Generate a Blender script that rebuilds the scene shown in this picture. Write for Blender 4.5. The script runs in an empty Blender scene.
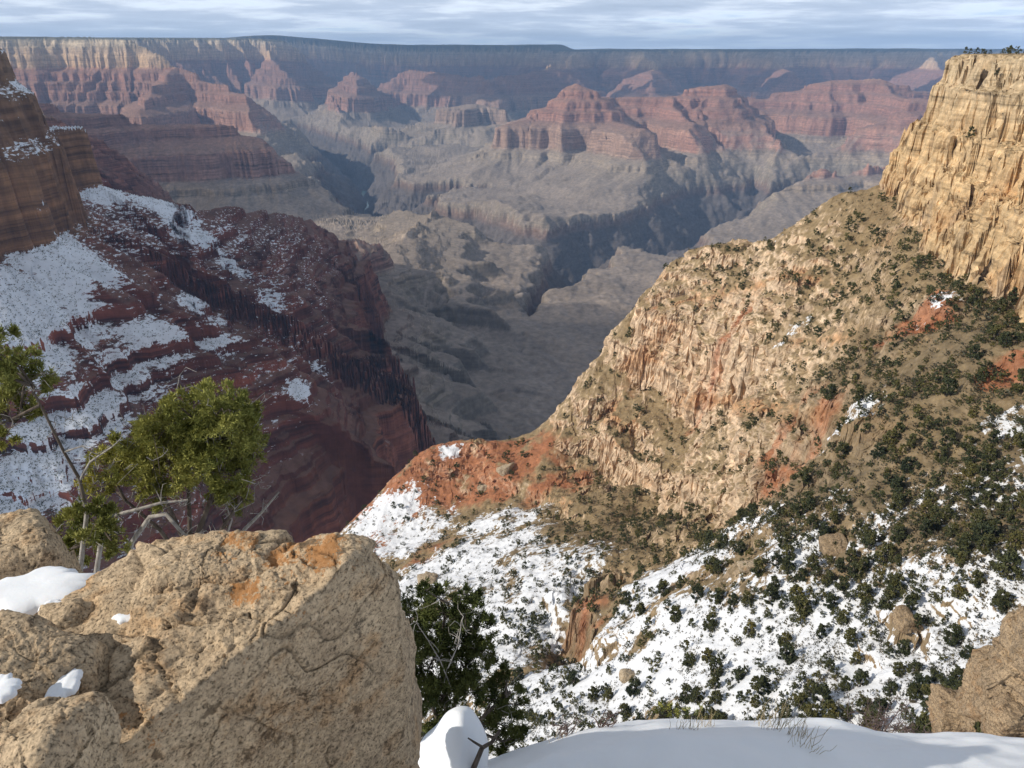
import bpy, bmesh, math, random
import numpy as np
from mathutils import Vector, Matrix

# ---------------------------------------------------------------- camera, sky, sun, exposure
scn = bpy.context.scene
F_PX, PITCH = 745.0, math.radians(24.0)
cam_data = bpy.data.cameras.new("camera")
cam = bpy.data.objects.new("camera", cam_data)
scn.collection.objects.link(cam)
cam_data.sensor_width = 36.0
cam_data.lens = 36.0 * F_PX / 1024.0
cam_data.clip_start = 0.05
cam_data.clip_end = 200000.0
cam.location = (0, 0, 0)
cam.rotation_euler = (math.radians(90) - PITCH, 0, 0)
scn.camera = cam
scn.render.resolution_x, scn.render.resolution_y = 1024, 768

SUN_EL, SUN_AZ = math.radians(32.0), math.radians(254.0)   # azimuth clockwise from +Y: light comes from the left and behind
SUN_DIR = Vector((math.sin(SUN_AZ) * math.cos(SUN_EL), math.cos(SUN_AZ) * math.cos(SUN_EL), math.sin(SUN_EL)))
world = bpy.data.worlds.new("World")
scn.world = world
world.use_nodes = True
sun_data = bpy.data.lights.new("sun", 'SUN')
sun_data.energy = 3.7
sun_data.angle = math.radians(0.5)
sun_data.color = (1.0, 0.93, 0.82)
sun = bpy.data.objects.new("sun", sun_data)
scn.collection.objects.link(sun)
sun.rotation_euler = SUN_DIR.to_track_quat('Z', 'Y').to_euler()
scn.view_settings.view_transform = 'Standard'
scn.view_settings.look = 'None'
scn.view_settings.exposure = 0.15
scn.view_settings.gamma = 1.0
scn.view_settings.use_curve_mapping = False
scn.cycles.use_denoising = True
scn.cycles.max_bounces = 6
scn.cycles.volume_bounces = 0
scn.cycles.use_adaptive_sampling = True
scn.cycles.adaptive_threshold = 0.015

HAZE = True
SKY_STRENGTH = 0.10

# ---------------------------------------------------------------- node helpers
def N(nt, kind, **kw):
    n = nt.nodes.new(kind)
    for k, v in kw.items():
        if k == 'inp':
            for a, b in v.items():
                n.inputs[a].default_value = b
        else:
            setattr(n, k, v)
    return n
def L(nt, a, b):
    nt.links.new(a, b)
def math_n(nt, op, a, b=None, clamp=False):
    n = nt.nodes.new('ShaderNodeMath'); n.operation = op; n.use_clamp = clamp
    for i, v in enumerate((a, b)):
        if v is None: continue
        if isinstance(v, (int, float)): n.inputs[i].default_value = v
        else: nt.links.new(v, n.inputs[i])
    return n.outputs[0]
def noise_n(nt, vec, scale, detail=4, rough=0.55, out='Fac'):
    n = nt.nodes.new('ShaderNodeTexNoise')
    n.inputs['Scale'].default_value = scale; n.inputs['Detail'].default_value = detail; n.inputs['Roughness'].default_value = rough
    nt.links.new(vec, n.inputs['Vector'])
    return n.outputs[out]
def ramp_n(nt, fac, stops, interp='LINEAR'):
    n = nt.nodes.new('ShaderNodeValToRGB'); n.color_ramp.interpolation = interp
    el = n.color_ramp.elements
    while len(el) < len(stops): el.new(0.5)
    for e, (p, c) in zip(el, stops):
        e.position = p
        e.color = (c, c, c, 1) if isinstance(c, (int, float)) else (*c, 1)
    nt.links.new(fac, n.inputs['Fac'])
    return n.outputs['Color']
def mix_n(nt, fac, a, b, blend='MIX'):
    n = nt.nodes.new('ShaderNodeMix'); n.data_type = 'RGBA'; n.blend_type = blend
    for s, v in ((n.inputs[0], fac), (n.inputs[6], a), (n.inputs[7], b)):
        if isinstance(v, (int, float)): s.default_value = v
        elif isinstance(v, tuple): s.default_value = (*v, 1) if len(v) == 3 else v
        else: nt.links.new(v, s)
    return n.outputs[2]
def new_mat(name, rough=0.9, spec=0.2):
    m = bpy.data.materials.new(name); m.use_nodes = True
    b = m.node_tree.nodes['Principled BSDF']
    b.inputs['Roughness'].default_value = rough
    b.inputs['Specular IOR Level'].default_value = spec
    return m, m.node_tree, b

# ---------------------------------------------------------------- sky with a deck of low cloud
def build_world():
    nt = world.node_tree
    bg = nt.nodes['Background']
    sky = N(nt, 'ShaderNodeTexSky', sky_type='NISHITA')
    sky.sun_disc = False
    sky.sun_elevation = SUN_EL
    sky.sun_rotation = SUN_AZ
    sky.altitude = 2100
    tc = N(nt, 'ShaderNodeTexCoord')
    sep = N(nt, 'ShaderNodeSeparateXYZ'); L(nt, tc.outputs['Generated'], sep.inputs[0])
    zc = math_n(nt, 'MAXIMUM', sep.outputs['Z'], 0.0)
    den = math_n(nt, 'ADD', zc, 0.06)                       # a flat deck seen edge-on, curving away at the horizon
    px = math_n(nt, 'DIVIDE', sep.outputs['X'], den)
    py = math_n(nt, 'DIVIDE', sep.outputs['Y'], den)
    cmb = N(nt, 'ShaderNodeCombineXYZ'); L(nt, px, cmb.inputs[0]); L(nt, py, cmb.inputs[1])
    n1 = noise_n(nt, cmb.outputs[0], 0.62, 9, 0.58)
    n2 = noise_n(nt, cmb.outputs[0], 0.20, 5, 0.5)
    d = math_n(nt, 'ADD', math_n(nt, 'MULTIPLY', n1, 0.78), math_n(nt, 'MULTIPLY', n2, 0.36))
    cover = ramp_n(nt, d, [(0.41, 0.0), (0.52, 1.0)])
    col = ramp_n(nt, d, [(0.46, (12.0, 12.4, 12.8)), (0.51, (8.6, 9.2, 10.0)), (0.58, (5.6, 6.3, 7.5)), (0.70, (4.1, 4.8, 5.9))])
    gap = (7.4, 8.9, 10.7)
    c = mix_n(nt, cover, mix_n(nt, 0.75, sky.outputs[0], gap), col)
    low = ramp_n(nt, sep.outputs['Z'], [(0.0, 0.75), (0.03, 0.30), (0.09, 0.0)])
    c = mix_n(nt, low, c, (6.9, 8.6, 10.9))
    hi = ramp_n(nt, sep.outputs['Z'], [(0.10, 1.0), (0.45, 0.50)])
    c = mix_n(nt, 1.0, c, hi, 'MULTIPLY')
    L(nt, c, bg.inputs['Color'])
    bg.inputs['Strength'].default_value = SKY_STRENGTH
build_world()

# ---------------------------------------------------------------- noise in numpy
RNG = np.random.RandomState(7)
_PERM = np.concatenate([RNG.permutation(512)] * 2).astype(np.int32)
_ang = RNG.rand(512) * 2 * np.pi
_GX, _GY = np.cos(_ang).astype(np.float32), np.sin(_ang).astype(np.float32)
_g3 = RNG.normal(size=(512, 3)); _g3 /= np.linalg.norm(_g3, axis=1)[:, None]
_G3 = _g3.astype(np.float32)
def noise2(x, y):
    xi = np.floor(x).astype(np.int32); yi = np.floor(y).astype(np.int32)
    fx = (x - xi).astype(np.float32); fy = (y - yi).astype(np.float32)
    u = fx * fx * fx * (fx * (fx * 6 - 15) + 10); v = fy * fy * fy * (fy * (fy * 6 - 15) + 10)
    xi &= 511; yi &= 511; x1 = (xi + 1) & 511; y1 = (yi + 1) & 511
    def g(a, b, dx, dy):
        h = _PERM[_PERM[a] + b]
        return _GX[h] * dx + _GY[h] * dy
    n00 = g(xi, yi, fx, fy); n10 = g(x1, yi, fx - 1, fy)
    n01 = g(xi, y1, fx, fy - 1); n11 = g(x1, y1, fx - 1, fy - 1)
    a = n00 + u * (n10 - n00); b = n01 + u * (n11 - n01)
    return (a + v * (b - a)) * 1.45
def noise3(p):
    pi = np.floor(p).astype(np.int32); f = (p - pi).astype(np.float32)
    w = f * f * f * (f * (f * 6 - 15) + 10)
    pi &= 511
    out = 0
    for dx in (0, 1):
        for dy in (0, 1):
            for dz in (0, 1):
                h = _PERM[_PERM[_PERM[(pi[..., 0] + dx) & 511] + ((pi[..., 1] + dy) & 511)] + ((pi[..., 2] + dz) & 511)]
                g = _G3[h]
                dot = g[..., 0] * (f[..., 0] - dx) + g[..., 1] * (f[..., 1] - dy) + g[..., 2] * (f[..., 2] - dz)
                out = out + dot * (w[..., 0] if dx else 1 - w[..., 0]) * (w[..., 1] if dy else 1 - w[..., 1]) * (w[..., 2] if dz else 1 - w[..., 2])
    return out * 1.5
def fbm2(x, y, oct=4, gain=0.5):
    a, s, f = 1.0, 0, 1.0
    for i in range(oct):
        s = s + a * noise2(x * f + 13.7 * i, y * f + 5.1 * i); a *= gain; f *= 2.03
    return s
def ridge2(x, y, oct=4, gain=0.5):
    a, s, f = 1.0, 0, 1.0
    for i in range(oct):
        s = s + a * (1 - 2 * np.abs(noise2(x * f + 7.3 * i, y * f + 3.9 * i))); a *= gain; f *= 2.03
    return s
def fbm3(p, oct=4, gain=0.5):
    a, s, f = 1.0, 0, 1.0
    for i in range(oct):
        s = s + a * noise3(p * f + 17.3 * i); a *= gain; f *= 2.03
    return s
def cells(x, y):
    """one random value per broken block"""
    a = x + 0.45 * noise2(x * 0.7, y * 0.7); b = y + 0.45 * noise2(x * 0.7 + 31, y * 0.7 + 17)
    b = b + 0.5 * (np.floor(a).astype(np.int32) & 1)
    h = _PERM[(_PERM[np.floor(a).astype(np.int32) & 511] + np.floor(b).astype(np.int32)) & 511]
    return (h / 255.5 - 1).astype(np.float32)
def cells3(p):
    """one random value per broken block, in three dimensions"""
    p = p.astype(np.float32)
    w = 0.35 * noise3(p * 0.6); k = np.floor(p[..., 2] + w * 0.6).astype(np.int32)
    a = np.floor(p[..., 0] + w + 0.37 * k).astype(np.int32); b = np.floor(p[..., 1] + w + 0.5 * (a & 1) + 0.23 * k).astype(np.int32)
    return (_PERM[_PERM[_PERM[a & 511] + (b & 511)] + (k & 511)] / 255.5 - 1).astype(np.float32)
def sstep(a, b, x):
    t = np.clip((x - a) / (b - a), 0, 1)
    return t * t * (3 - 2 * t)
def lerp(a, b, t): return a + (b - a) * t

def at(u, v, z=None, Y=None):
    """a point of the place from where it shows in the photograph and its height or its distance"""
    dx, dy = (u - 512) / F_PX, (384 - v) / F_PX
    d = np.array([dx, math.cos(PITCH) + dy * math.sin(PITCH), -math.sin(PITCH) + dy * math.cos(PITCH)])
    return d * ((z / d[2]) if z is not None else Y / d[1])

def world_to_px(P):
    cp, sp = math.cos(PITCH), math.sin(PITCH)
    dep = P[..., 1] * cp - P[..., 2] * sp
    up = P[..., 1] * sp + P[..., 2] * cp
    return 512 + F_PX * P[..., 0] / dep, 384 - F_PX * up / dep, dep

# ---------------------------------------------------------------- meshing of a height sheet
def smooth_cols(a, w):
    k = np.exp(-0.5 * (np.arange(-2 * w, 2 * w + 1) / w) ** 2); k /= k.sum()
    p = np.pad(a, ((2 * w, 2 * w), (0, 0)), mode='edge')
    out = np.zeros_like(a)
    for i, kk in enumerate(k):
        out += kk * p[i:i + a.shape[0]]
    return out
def sheet_samples(tcols, yf, zfun, rows, back=0.3, w=11, const=0.5):
    """rows of vertices along straight lines in plan, packed where the ground is steep"""
    T, Yg = np.meshgrid(tcols.astype(np.float32), yf.astype(np.float32), indexing='ij')
    X = T * Yg
    z, extra = zfun(X, Yg)
    e = z / Yg
    de = np.diff(e, axis=1)
    dens = np.where(de > 0, de, -back * de) + const * np.median(np.abs(de)) + 2e-6
    dens = smooth_cols(np.minimum(dens, 0.02), w)
    dens = 0.85 * dens + 0.15 * smooth_cols(dens, 4 * w)
    c = np.concatenate([np.zeros((len(tcols), 1)), np.cumsum(dens, axis=1)], axis=1)
    c /= c[:, -1:]
    q = np.linspace(0, 1, rows)
    idx = np.arange(len(yf), dtype=float)
    out_i = np.stack([np.interp(q, c[i], idx) for i in range(len(tcols))])
    i0 = np.clip(out_i.astype(int), 0, len(yf) - 2); fr = (out_i - i0).astype(np.float32)
    r = np.arange(len(tcols))[:, None]
    def samp(a): return a[r, i0] * (1 - fr) + a[r, i0 + 1] * fr
    Y = samp(Yg); X = T[:, :1] * Y
    return X, Y, samp(z), {k: samp(v) for k, v in extra.items()}
def grid_mesh(name, P, attrs, mat, smooth=True, kind='structure'):
    n, m = P.shape[:2]
    me = bpy.data.meshes.new(name)
    idx = np.arange(n * m, dtype=np.int32).reshape(n, m)
    q = np.stack([idx[:-1, :-1], idx[1:, :-1], idx[1:, 1:], idx[:-1, 1:]], axis=-1).reshape(-1, 4)
    me.vertices.add(n * m); me.vertices.foreach_set('co', P.reshape(-1).astype(np.float32))
    me.loops.add(q.size); me.loops.foreach_set('vertex_index', q.reshape(-1))
    me.polygons.add(len(q)); me.polygons.foreach_set('loop_start', np.arange(0, q.size, 4, dtype=np.int32))
    me.polygons.foreach_set('use_smooth', np.full(len(q), smooth))
    for k, a in attrs.items():
        if a.ndim == 3:
            at_ = me.attributes.new(k, 'FLOAT_COLOR', 'POINT')
            c = np.ones((n * m, 4), np.float32); c[:, :3] = a.reshape(-1, 3)
            at_.data.foreach_set('color', c.reshape(-1))
        else:
            at_ = me.attributes.new(k, 'FLOAT', 'POINT')
            at_.data.foreach_set('value', a.reshape(-1).astype(np.float32))
    me.update(calc_edges=True)
    me.materials.append(mat)
    o = bpy.data.objects.new(name, me); scn.collection.objects.link(o)
    if kind: o['kind'] = kind
    return o
def grid_normals(P):
    a = np.gradient(P, axis=0); b = np.gradient(P, axis=1)
    n = np.cross(a, b); n /= np.linalg.norm(n, axis=-1, keepdims=True) + 1e-9
    n[n[..., 2] < 0] *= -1
    return n

# ---------------------------------------------------------------- the rock layers of the canyon
_r = np.random.RandomState(11)
def profile(far=False):
    """horizontal run and height of every layer, cliffs and slopes, with thin ledges inside the layers"""
    pts = [(-4000, 90), (-160, 46), (0, 0)]
    def seg(z1, run, steps=1, cliff=0.15):
        s0, z0 = pts[-1]
        cuts = np.sort(_r.rand(steps - 1)) * 0.8 + 0.1 if steps > 1 else np.array([])
        zz = z0 + (z1 - z0) * np.concatenate([[0], cuts, [1]]) if steps > 1 else np.array([z0, z1])
        for a, b in zip(zz[:-1], zz[1:]):
            h = a - b; r = run * h / (z0 - z1)
            s, _ = pts[-1]
            c = _r.uniform(0.45, 0.75)
            if steps > 1:
                pts.append((s + r * cliff, a - h * c)); pts.append((s + r, b))
            else:
                pts.append((s + r, b))
    seg(-45, 14, 3, 0.3); seg(-66, 55); seg(-125, 24, 4, 0.3); seg(-148, 45); seg(-268, 34, 5, 0.3)
    if far:
        for z, r in ((-345, 180), (-395, 12), (-430, 110), (-490, 14), (-525, 105), (-585, 14), (-648, 190), (-815, 34), (-850, 130), (-885, 10), (-925, 120), (-1030, 560)): seg(z, r)
    else:
        seg(-350, 130); seg(-650, 345, 19, 0.13); seg(-815, 46, 4, 0.25)
        seg(-920, 190, 5, 0.15); seg(-1030, 520, 3, 0.1); pts.append((3900, -1066)); pts.append((9000, -1110))
    p = np.array(pts)
    return p[:, 0], p[:, 1]
PS, PZ = profile()
FS, FZ = profile(True)
def run_of(z, y=0.0):
    w = float(sstep(3000, 5500, y))
    return float(np.interp(-z, -PZ, PS)) * (1 - w) + float(np.interp(-z, -FZ, FS)) * w

def seg_field(X, Y, pts, s0, k=1.0):
    """least s and the along-line coordinate for one ridge"""
    best = np.full(X.shape, 1e9, np.float32); tt = np.zeros_like(best); dd = np.zeros_like(best)
    acc = 0.0
    for (ax, ay), (bx, by), sa, sb in zip(pts[:-1], pts[1:], s0[:-1], s0[1:]):
        ex, ey = bx - ax, by - ay
        l = math.hypot(ex, ey) + 1e-6
        ux, uy = ex / l, ey / l
        rx, ry = X - np.float32(ax), Y - np.float32(ay)
        al = rx * np.float32(ux) + ry * np.float32(uy)
        pe = rx * np.float32(-uy) + ry * np.float32(ux)
        tc = np.clip(al, 0, l)
        ov = al - tc
        d = np.sqrt(ov * ov + pe * pe)
        s = np.float32(sa) + np.float32((sb - sa) / l) * tc + d * np.float32(k)
        t = acc + tc + 350 * np.arctan2(ov, np.abs(pe) + 1) + np.where(pe > 0, 5000, 0).astype(np.float32)
        m = s < best
        best = np.where(m, s, best); tt = np.where(m, t, tt); dd = np.where(m, d, dd)
        acc += l
    return best, tt, dd

def P_(u, v, z=None, Y=None): return at(u, v, z, Y)
# ridges: list of (points (x, y, crest height in layer terms))
def ridge(*pts, k=1.0):
    return ([(float(p[0][0]), float(p[0][1])) for p in pts], [run_of(p[1], p[0][1]) if p[1] <= 0 else -p[1] for p in pts], k)
def Q(u, v, z, strat=None): return (at(u, v, z), z if strat is None else strat)
def D(u, v, Y, strat): return (at(u, v, None, Y), strat)
def W(x, y, strat): return (np.array([x, y, 0.0]), strat)

def dip(X, Y):
    """layers rise to the north-west"""
    return 0.0125 * Y * sstep(-0.12, -0.34, X / np.maximum(Y, 1)) * sstep(2500, 6000, Y)

RIDGES = [
    # south rim plateau on the near left and its mesa
    ridge(W(-2600, -800, 600), W(-2100, 400, 500), W(-1420, 960, 230), W(-820, 1100, -70)),
    ridge(W(-820, 1110, -70), W(-845, 1250, -75), W(-890, 1380, -100), W(-930, 1470, -148)),
    ridge(W(-1400, 960, 230), W(-1800, 2100, 150), W(-2500, 3300, 200), W(-4200, 4200, 300), W(-7000, 5600, 500)),
    # red spur with ledges running out to the far redwall point and the knob
    ridge(W(-1000, 1480, -150), W(-900, 1660, -240), W(-830, 1900, -350), W(-760, 2250, -430), W(-740, 2600, -540), W(-650, 2980, -640), W(-570, 3120, -655)),
    ridge(W(-570, 3150, -815), W(-540, 3500, -850), W(-500, 3950, -850), W(-487, 4420, -840), W(-430, 4560, -850), W(-330, 4700, -850), k=0.62),
    ridge(W(-482, 4400, -800), W(-455, 4450, -812), k=1.25),
    # second spur
    ridge(W(-900, 1660, -240), W(-720, 1900, -410), W(-590, 2150, -565), W(-540, 2450, -640), W(-500, 2520, -650)),
    # near spur
    ridge(W(-900, 1300, -300), W(-745, 1400, -430), W(-580, 1540, -590), W(-480, 1610, -645), W(-410, 1625, -655)),
    ridge(W(-930, 1030, -300), W(-770, 1110, -510), W(-660, 1150, -640)),
    # dark platform ridge behind, redwall
    ridge(W(-4200, 4200, 100), W(-3200, 4800, -300), W(-2500, 5200, -440), W(-1950, 5350, -520), W(-1720, 5400, -600)),
    # far left wall
    ridge(W(-9000, 8000, 400), W(-7000, 9000, 500), W(-5400, 9600, 250), W(-4500, 9500, 100)),
    ridge(W(-4500, 9500, 60), W(-3850, 9300, -250), W(-3300, 8800, -420), W(-2950, 8400, -480)),
    ridge(W(-3850, 9300, -250), W(-3700, 8300, -480), W(-3500, 7500, -590)),
    ridge(W(-2950, 8400, -480), W(-2350, 7900, -560), W(-2050, 7600, -520), W(-1900, 7500, -590)),
    ridge(W(-9000, 8000, 400), W(-7000, 12500, 800), W(-5200, 14500, 800), W(-4600, 14600, 600), W(-4300, 14300, 50)),
    ridge(W(-4300, 14300, 0), W(-3900, 13300, -320), W(-3600, 12800, -450)),
    # small temples in the middle distance
    ridge(W(-2600, 13400, -330), W(-2300, 12000, -430), W(-2250, 11500, -580)),
    ridge(W(-2650, 11300, -600), W(-2400, 10900, -700)),
    ridge(W(-470, 10050, -590), W(-440, 10050, -600), k=0.5),
    ridge(W(-2080, 9500, -590), W(-2040, 9500, -600), k=0.6),
    ridge(W(-1800, 14200, -240), W(-900, 13400, -330), W(-450, 12900, -360), W(150, 12800, -320), W(900, 14500, -100)),
    ridge(W(-450, 12900, -360), W(-250, 11900, -590)),
    # north rim
    ridge(W(-9000, 21000, 2500), W(-3000, 21500, 2500), W(1000, 21000, 2300), W(3500, 19500, 2600), W(8000, 19000, 2600), W(16000, 18000, 2600)),
    ridge(W(1500, 18500, 1200), W(1300, 16600, 120), W(1150, 15300, -230)),
    ridge(W(2600, 18000, 1200), W(2500, 15500, 60), W(2350, 13600, -250), W(2150, 12500, -480)),
    ridge(W(5200, 18000, 1200), W(5000, 15500, -60), W(4700, 13500, -330)),
    ridge(W(8200, 18000, 1200), W(7700, 15000, -60), W(7200, 12800, -330)),
    # the central butte and the ridge it stands on
    ridge(W(640, 7750, -270), W(700, 7900, -300), W(1000, 8100, -420), W(1600, 8150, -400), W(2050, 8050, -290), W(2150, 8250, -300), W(2400, 9300, -440), W(2700, 12000, -500)),
    ridge(W(640, 7750, -310), W(420, 7650, -470), W(200, 7500, -580), W(-40, 7400, -605)),
    ridge(W(1000, 8100, -420), W(950, 7500, -545), W(1000, 6900, -580), W(1120, 6500, -610)),
    ridge(W(1600, 8150, -400), W(1650, 7400, -540), W(1750, 6950, -600)),
    ridge(W(2050, 8050, -290), W(2150, 7500, -520), W(2330, 7050, -600)),
    # right red temples
    ridge(W(2400, 9300, -440), W(3000, 9200, -430), W(3600, 9100, -290), W(4170, 9050, -255), W(4350, 8950, -330), W(5200, 9300, -440), W(8000, 10500, -300)),
    ridge(W(4170, 9050, -300), W(4000, 8000, -420), W(3950, 7450, -345), W(4250, 7350, -340)),
    ridge(W(3950, 7450, -400), W(3300, 7100, -520), W(2700, 6600, -580), W(2350, 6250, -605)),
    ridge(W(4250, 7350, -345), W(3500, 6400, -560), W(2700, 5900, -570), W(2150, 5700, -590), W(1880, 5610, -615)),
    ridge(W(1900, 5620, -820), W(1600, 5430, -870), W(1480, 5380, -905)),
    ridge(W(4250, 7350, -345), W(4600, 6000, -480), W(3600, 5300, -590)),
    ridge(W(5200, 9300, -300), W(6000, 7000, -300), W(6500, 5000, -250)),
]
GORGES = [  # (points x, y, bed height), wall slope
    ([(-3200, 11200, -1330), (-2300, 9800, -1370), (-1900, 8800, -1390), (-1640, 8100, -1400), (-1500, 7560, -1400), (-1420, 7000, -1405), (-1180, 6300, -1410), (-850, 5500, -1415), (-250, 4900, -1420), (200, 4480, -1425), (700, 4780, -1425), (1250, 5350, -1430), (1750, 6100, -1430), (2900, 6500, -1435)], 0.85),
    ([(420, 4500, -1380), (360, 4050, -1280), (180, 3500, -1185), (90, 3100, -1120), (30, 2750, -1085), (-40, 2350, -1060)], 0.9),
    ([(180, 3500, -1185), (-120, 3300, -1080), (-300, 3000, -1050)], 0.8),
    ([(700, 4780, -1425), (1000, 4350, -1250), (1500, 4150, -1130)], 0.8),
    ([(-1900, 8800, -1390), (-1200, 9100, -1230), (-600, 9000, -1150), (0, 8700, -1080)], 0.8),
    ([(-1000, 6300, -1410), (-600, 6500, -1230), (-250, 6500, -1120)], 0.8),
    ([(1750, 6100, -1430), (2100, 6700, -1200), (2200, 7000, -1080)], 0.8),
    ([(-1640, 8100, -1400), (-2200, 7300, -1200), (-2600, 6600, -1090)], 0.8),
]
def canyon_height(X, Y):
    full = X.shape
    Xf, Yf = X, Y
    X, Y = X[:, ::2], Y[:, ::2]                       # the smooth part on every second sample
    wx = fbm2(X / 900, Y / 900, 3); wy = fbm2(X / 900 + 40, Y / 900 + 9, 3)
    amp = lerp(18.0, 110.0, sstep(1500, 6000, Y))
    Xw = X + wx * amp; Yw = Y + wy * amp
    s = np.full(X.shape, 1e9, np.float32); t = np.zeros_like(s); d = np.zeros_like(s)
    for i, (pts, s0, k) in enumerate(RIDGES):
        a, b, c = seg_field(Xw, Yw, pts, s0, k)
        b = b + i * 977.0
        m = a < s
        s = np.where(m, a, s); t = np.where(m, b, t); d = np.where(m, c, d)
    zg = np.full(X.shape, 1e9, np.float32)
    for pts, sl in GORGES:
        a, _, _ = seg_field(X + wx * 90, Y + wy * 90, [(p[0], p[1]) for p in pts], [p[2] / sl for p in pts])
        zg = np.minimum(zg, a * sl)
    def up(a, jump=None):
        o = np.empty(full, np.float32); o[:, ::2] = a
        mid = 0.5 * (a[:, :-1] + a[:, 1:])
        if jump: mid = np.where(np.abs(a[:, :-1] - a[:, 1:]) > jump, a[:, :-1], mid)
        m_ = o[:, 1::2]; m_[:, :mid.shape[1]] = mid
        if m_.shape[1] > mid.shape[1]: m_[:, -1] = a[:, -1]
        return o
    s, d, t, zg = up(s), up(d), up(t, 150), up(zg)
    X, Y = Xf, Yf
    # spurs and gullies square to the ridges
    g = ridge2(t / 330, d / 1500, 3, 0.55)
    g2 = ridge2(t / 95, d / 500, 3, 0.55)
    s = s + (np.minimum(d * 0.17, 62) + np.minimum(np.maximum(d - 350, 0) * 0.22, 70)) * (0.85 - g) + np.minimum(d * 0.08, 20) * (0.8 - g2)
    s = s + lerp(20.0, 13.0, sstep(2800, 2300, Y)) * fbm2(X / 210, Y / 210, 4) + lerp(4.0, 2.0, sstep(2800, 2300, Y)) * fbm2(X / 28, Y / 28, 3, 0.6)
    nearw = sstep(2800, 2300, Y)
    s = np.where((s < 172) & (Y < 2600), 172 - (172 - s) * 3.0, s)
    s = s + nearw * 2.4 * cells(X / 26, Y / 26)
    zl = lerp(np.interp(s, PS, PZ), np.interp(s, FS, FZ), sstep(3000, 5500, Y)).astype(np.float32)
    # tonto flats
    zl = zl + sstep(-1000, -1050, zl) * 9 * fbm2(X / 420, Y / 420, 4)
    zl = zl - sstep(-880, -1000, zl) * (15 * np.clip(ridge2(X / 300 + 3, Y / 300, 3), 0, 1) + 5 * ridge2(X / 80, Y / 80, 3))
    # the inner gorge and its side canyons
    wa = 70 * fbm2(X / 340 + 5, Y / 340, 4) + 14 * ridge2(X / 80, Y / 80, 3)
    zg = zg + wa * sstep(0, 120, zg + 1440)
    zg = np.where(zg > -1105, np.minimum(zg + (zg + 1105) * 2.5, zg + 45), zg)
    z = np.minimum(zl, zg)
    gorge = sstep(-1068, -1085, zg) * (zg < zl)
    strat = z.copy()
    z = z + dip(X, Y)
    z = z + sstep(17500, 18500, Y) * np.where(zl > 20, 1, 0) * (105 * sstep(0.078, 0.058, X / Y) * sstep(-0.36, -0.28, X / Y) + 14 * fbm2(X / 1500, Y / 1500, 3))
    return z, {'strat': strat, 'gorge': gorge.astype(np.float32)}

CZ = np.array([  # layer height -> base colour
    (80, .30, .25, .17), (0, .36, .29, .20), (-45, .36, .28, .19), (-60, .31, .24, .16), (-70, .34, .25, .165), (-125, .33, .23, .145),
    (-150, .36, .25, .15), (-268, .38, .25, .145), (-285, .29, .125, .075), (-350, .23, .095, .065), (-400, .25, .105, .07), (-450, .18, .08, .058),
    (-520, .235, .10, .07), (-600, .175, .08, .06), (-650, .24, .13, .09), (-660, .25, .12, .085), (-730, .27, .135, .10), (-815, .25, .125, .09),
    (-830, .20, .15, .11), (-920, .19, .155, .115), (-940, .18, .15, .118), (-1030, .175, .145, .115), (-1064, .18, .145, .115), (-1075, .13, .085, .065), (-1110, .12, .085, .07),
    (-1130, .085, .072, .066), (-1450, .075, .066, .064)])
def canyon_colour(X, Y, z, strat, gorge, nz):
    zz = strat + 7 * fbm2(X / 160, Y / 160, 3)
    c = np.stack([np.interp(-zz, -CZ[:, 0], CZ[:, i]) for i in (1, 2, 3)], -1).astype(np.float32)
    # thin beds
    beds = noise2(zz / 9.0, X * 0 + 3.3 + X / 2500) + 0.7 * noise2(zz / 3.6, X / 1800 + 9)
    c *= (1 + 0.15 * beds * sstep(0.97, 0.75, nz))[..., None]
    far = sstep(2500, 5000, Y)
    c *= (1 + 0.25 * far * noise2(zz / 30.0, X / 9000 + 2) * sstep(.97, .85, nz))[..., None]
    c *= lerp(np.ones(3), np.array([.62, .43, .34]), (sstep(3200, 2500, Y) * sstep(-268, -290, strat) * sstep(-900, -830, strat))[..., None])  # near red layers darkened and warmed in colour to match the wall's deep shade
    c *= lerp(1.0, 1.5, sstep(2500, 5000, Y))[..., None]  # far ground brightened in colour in place of stronger light
    c *= lerp(np.ones(3), np.array([.54, .40, .31]), (sstep(2600, 2200, Y) * sstep(-290, -268, strat) * sstep(20, 0, strat))[..., None])  # near upper layers darkened in colour to match the mesa's shade
    # loose debris on the gentler ground
    tal = sstep(0.62, 0.85, nz) * sstep(-640, -700, strat) * (1 - gorge)
    tcol = np.array([.275, .22, .18]) * (1 + 0.22 * fbm2(X / 300, Y / 300, 4))[..., None]
    c = lerp(c, tcol, (tal * 0.75)[..., None])
    tal2 = sstep(0.6, 0.82, nz) * sstep(-265, -300, strat) * sstep(-660, -640, strat)
    c = lerp(c, np.array([.20, .12, .085]), (tal2 * 0.5)[..., None])
    # pale redwall and muav in the middle of the canyon
    pale = far * sstep(-560, -680, strat) * sstep(-960, -860, strat) * sstep(1700, 900, X) * sstep(-1200, -600, X)
    pale = np.maximum(pale * 0.6, np.exp(-((X + 455) ** 2 + (Y - 10050) ** 2) / 900 ** 2))  # pyramid butte paled in colour to look sunlit and distant
    c = lerp(c, np.array([.31, .25, .19]), pale[..., None])
    pink = far * sstep(-268, -300, strat) * sstep(-830, -800, strat)
    c = lerp(c, np.array([.285, .185, .14]), (pink * 0.45)[..., None])
    top = sstep(-0.0, 20, strat)
    c = lerp(c, np.array([.055, .065, .045]), (top * 0.8)[..., None])
    c *= (1 + 0.16 * fbm2(X / 45, Y / 45 + zz / 30, 4))[..., None]
    return np.clip(c, 0.01, 0.8)

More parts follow.
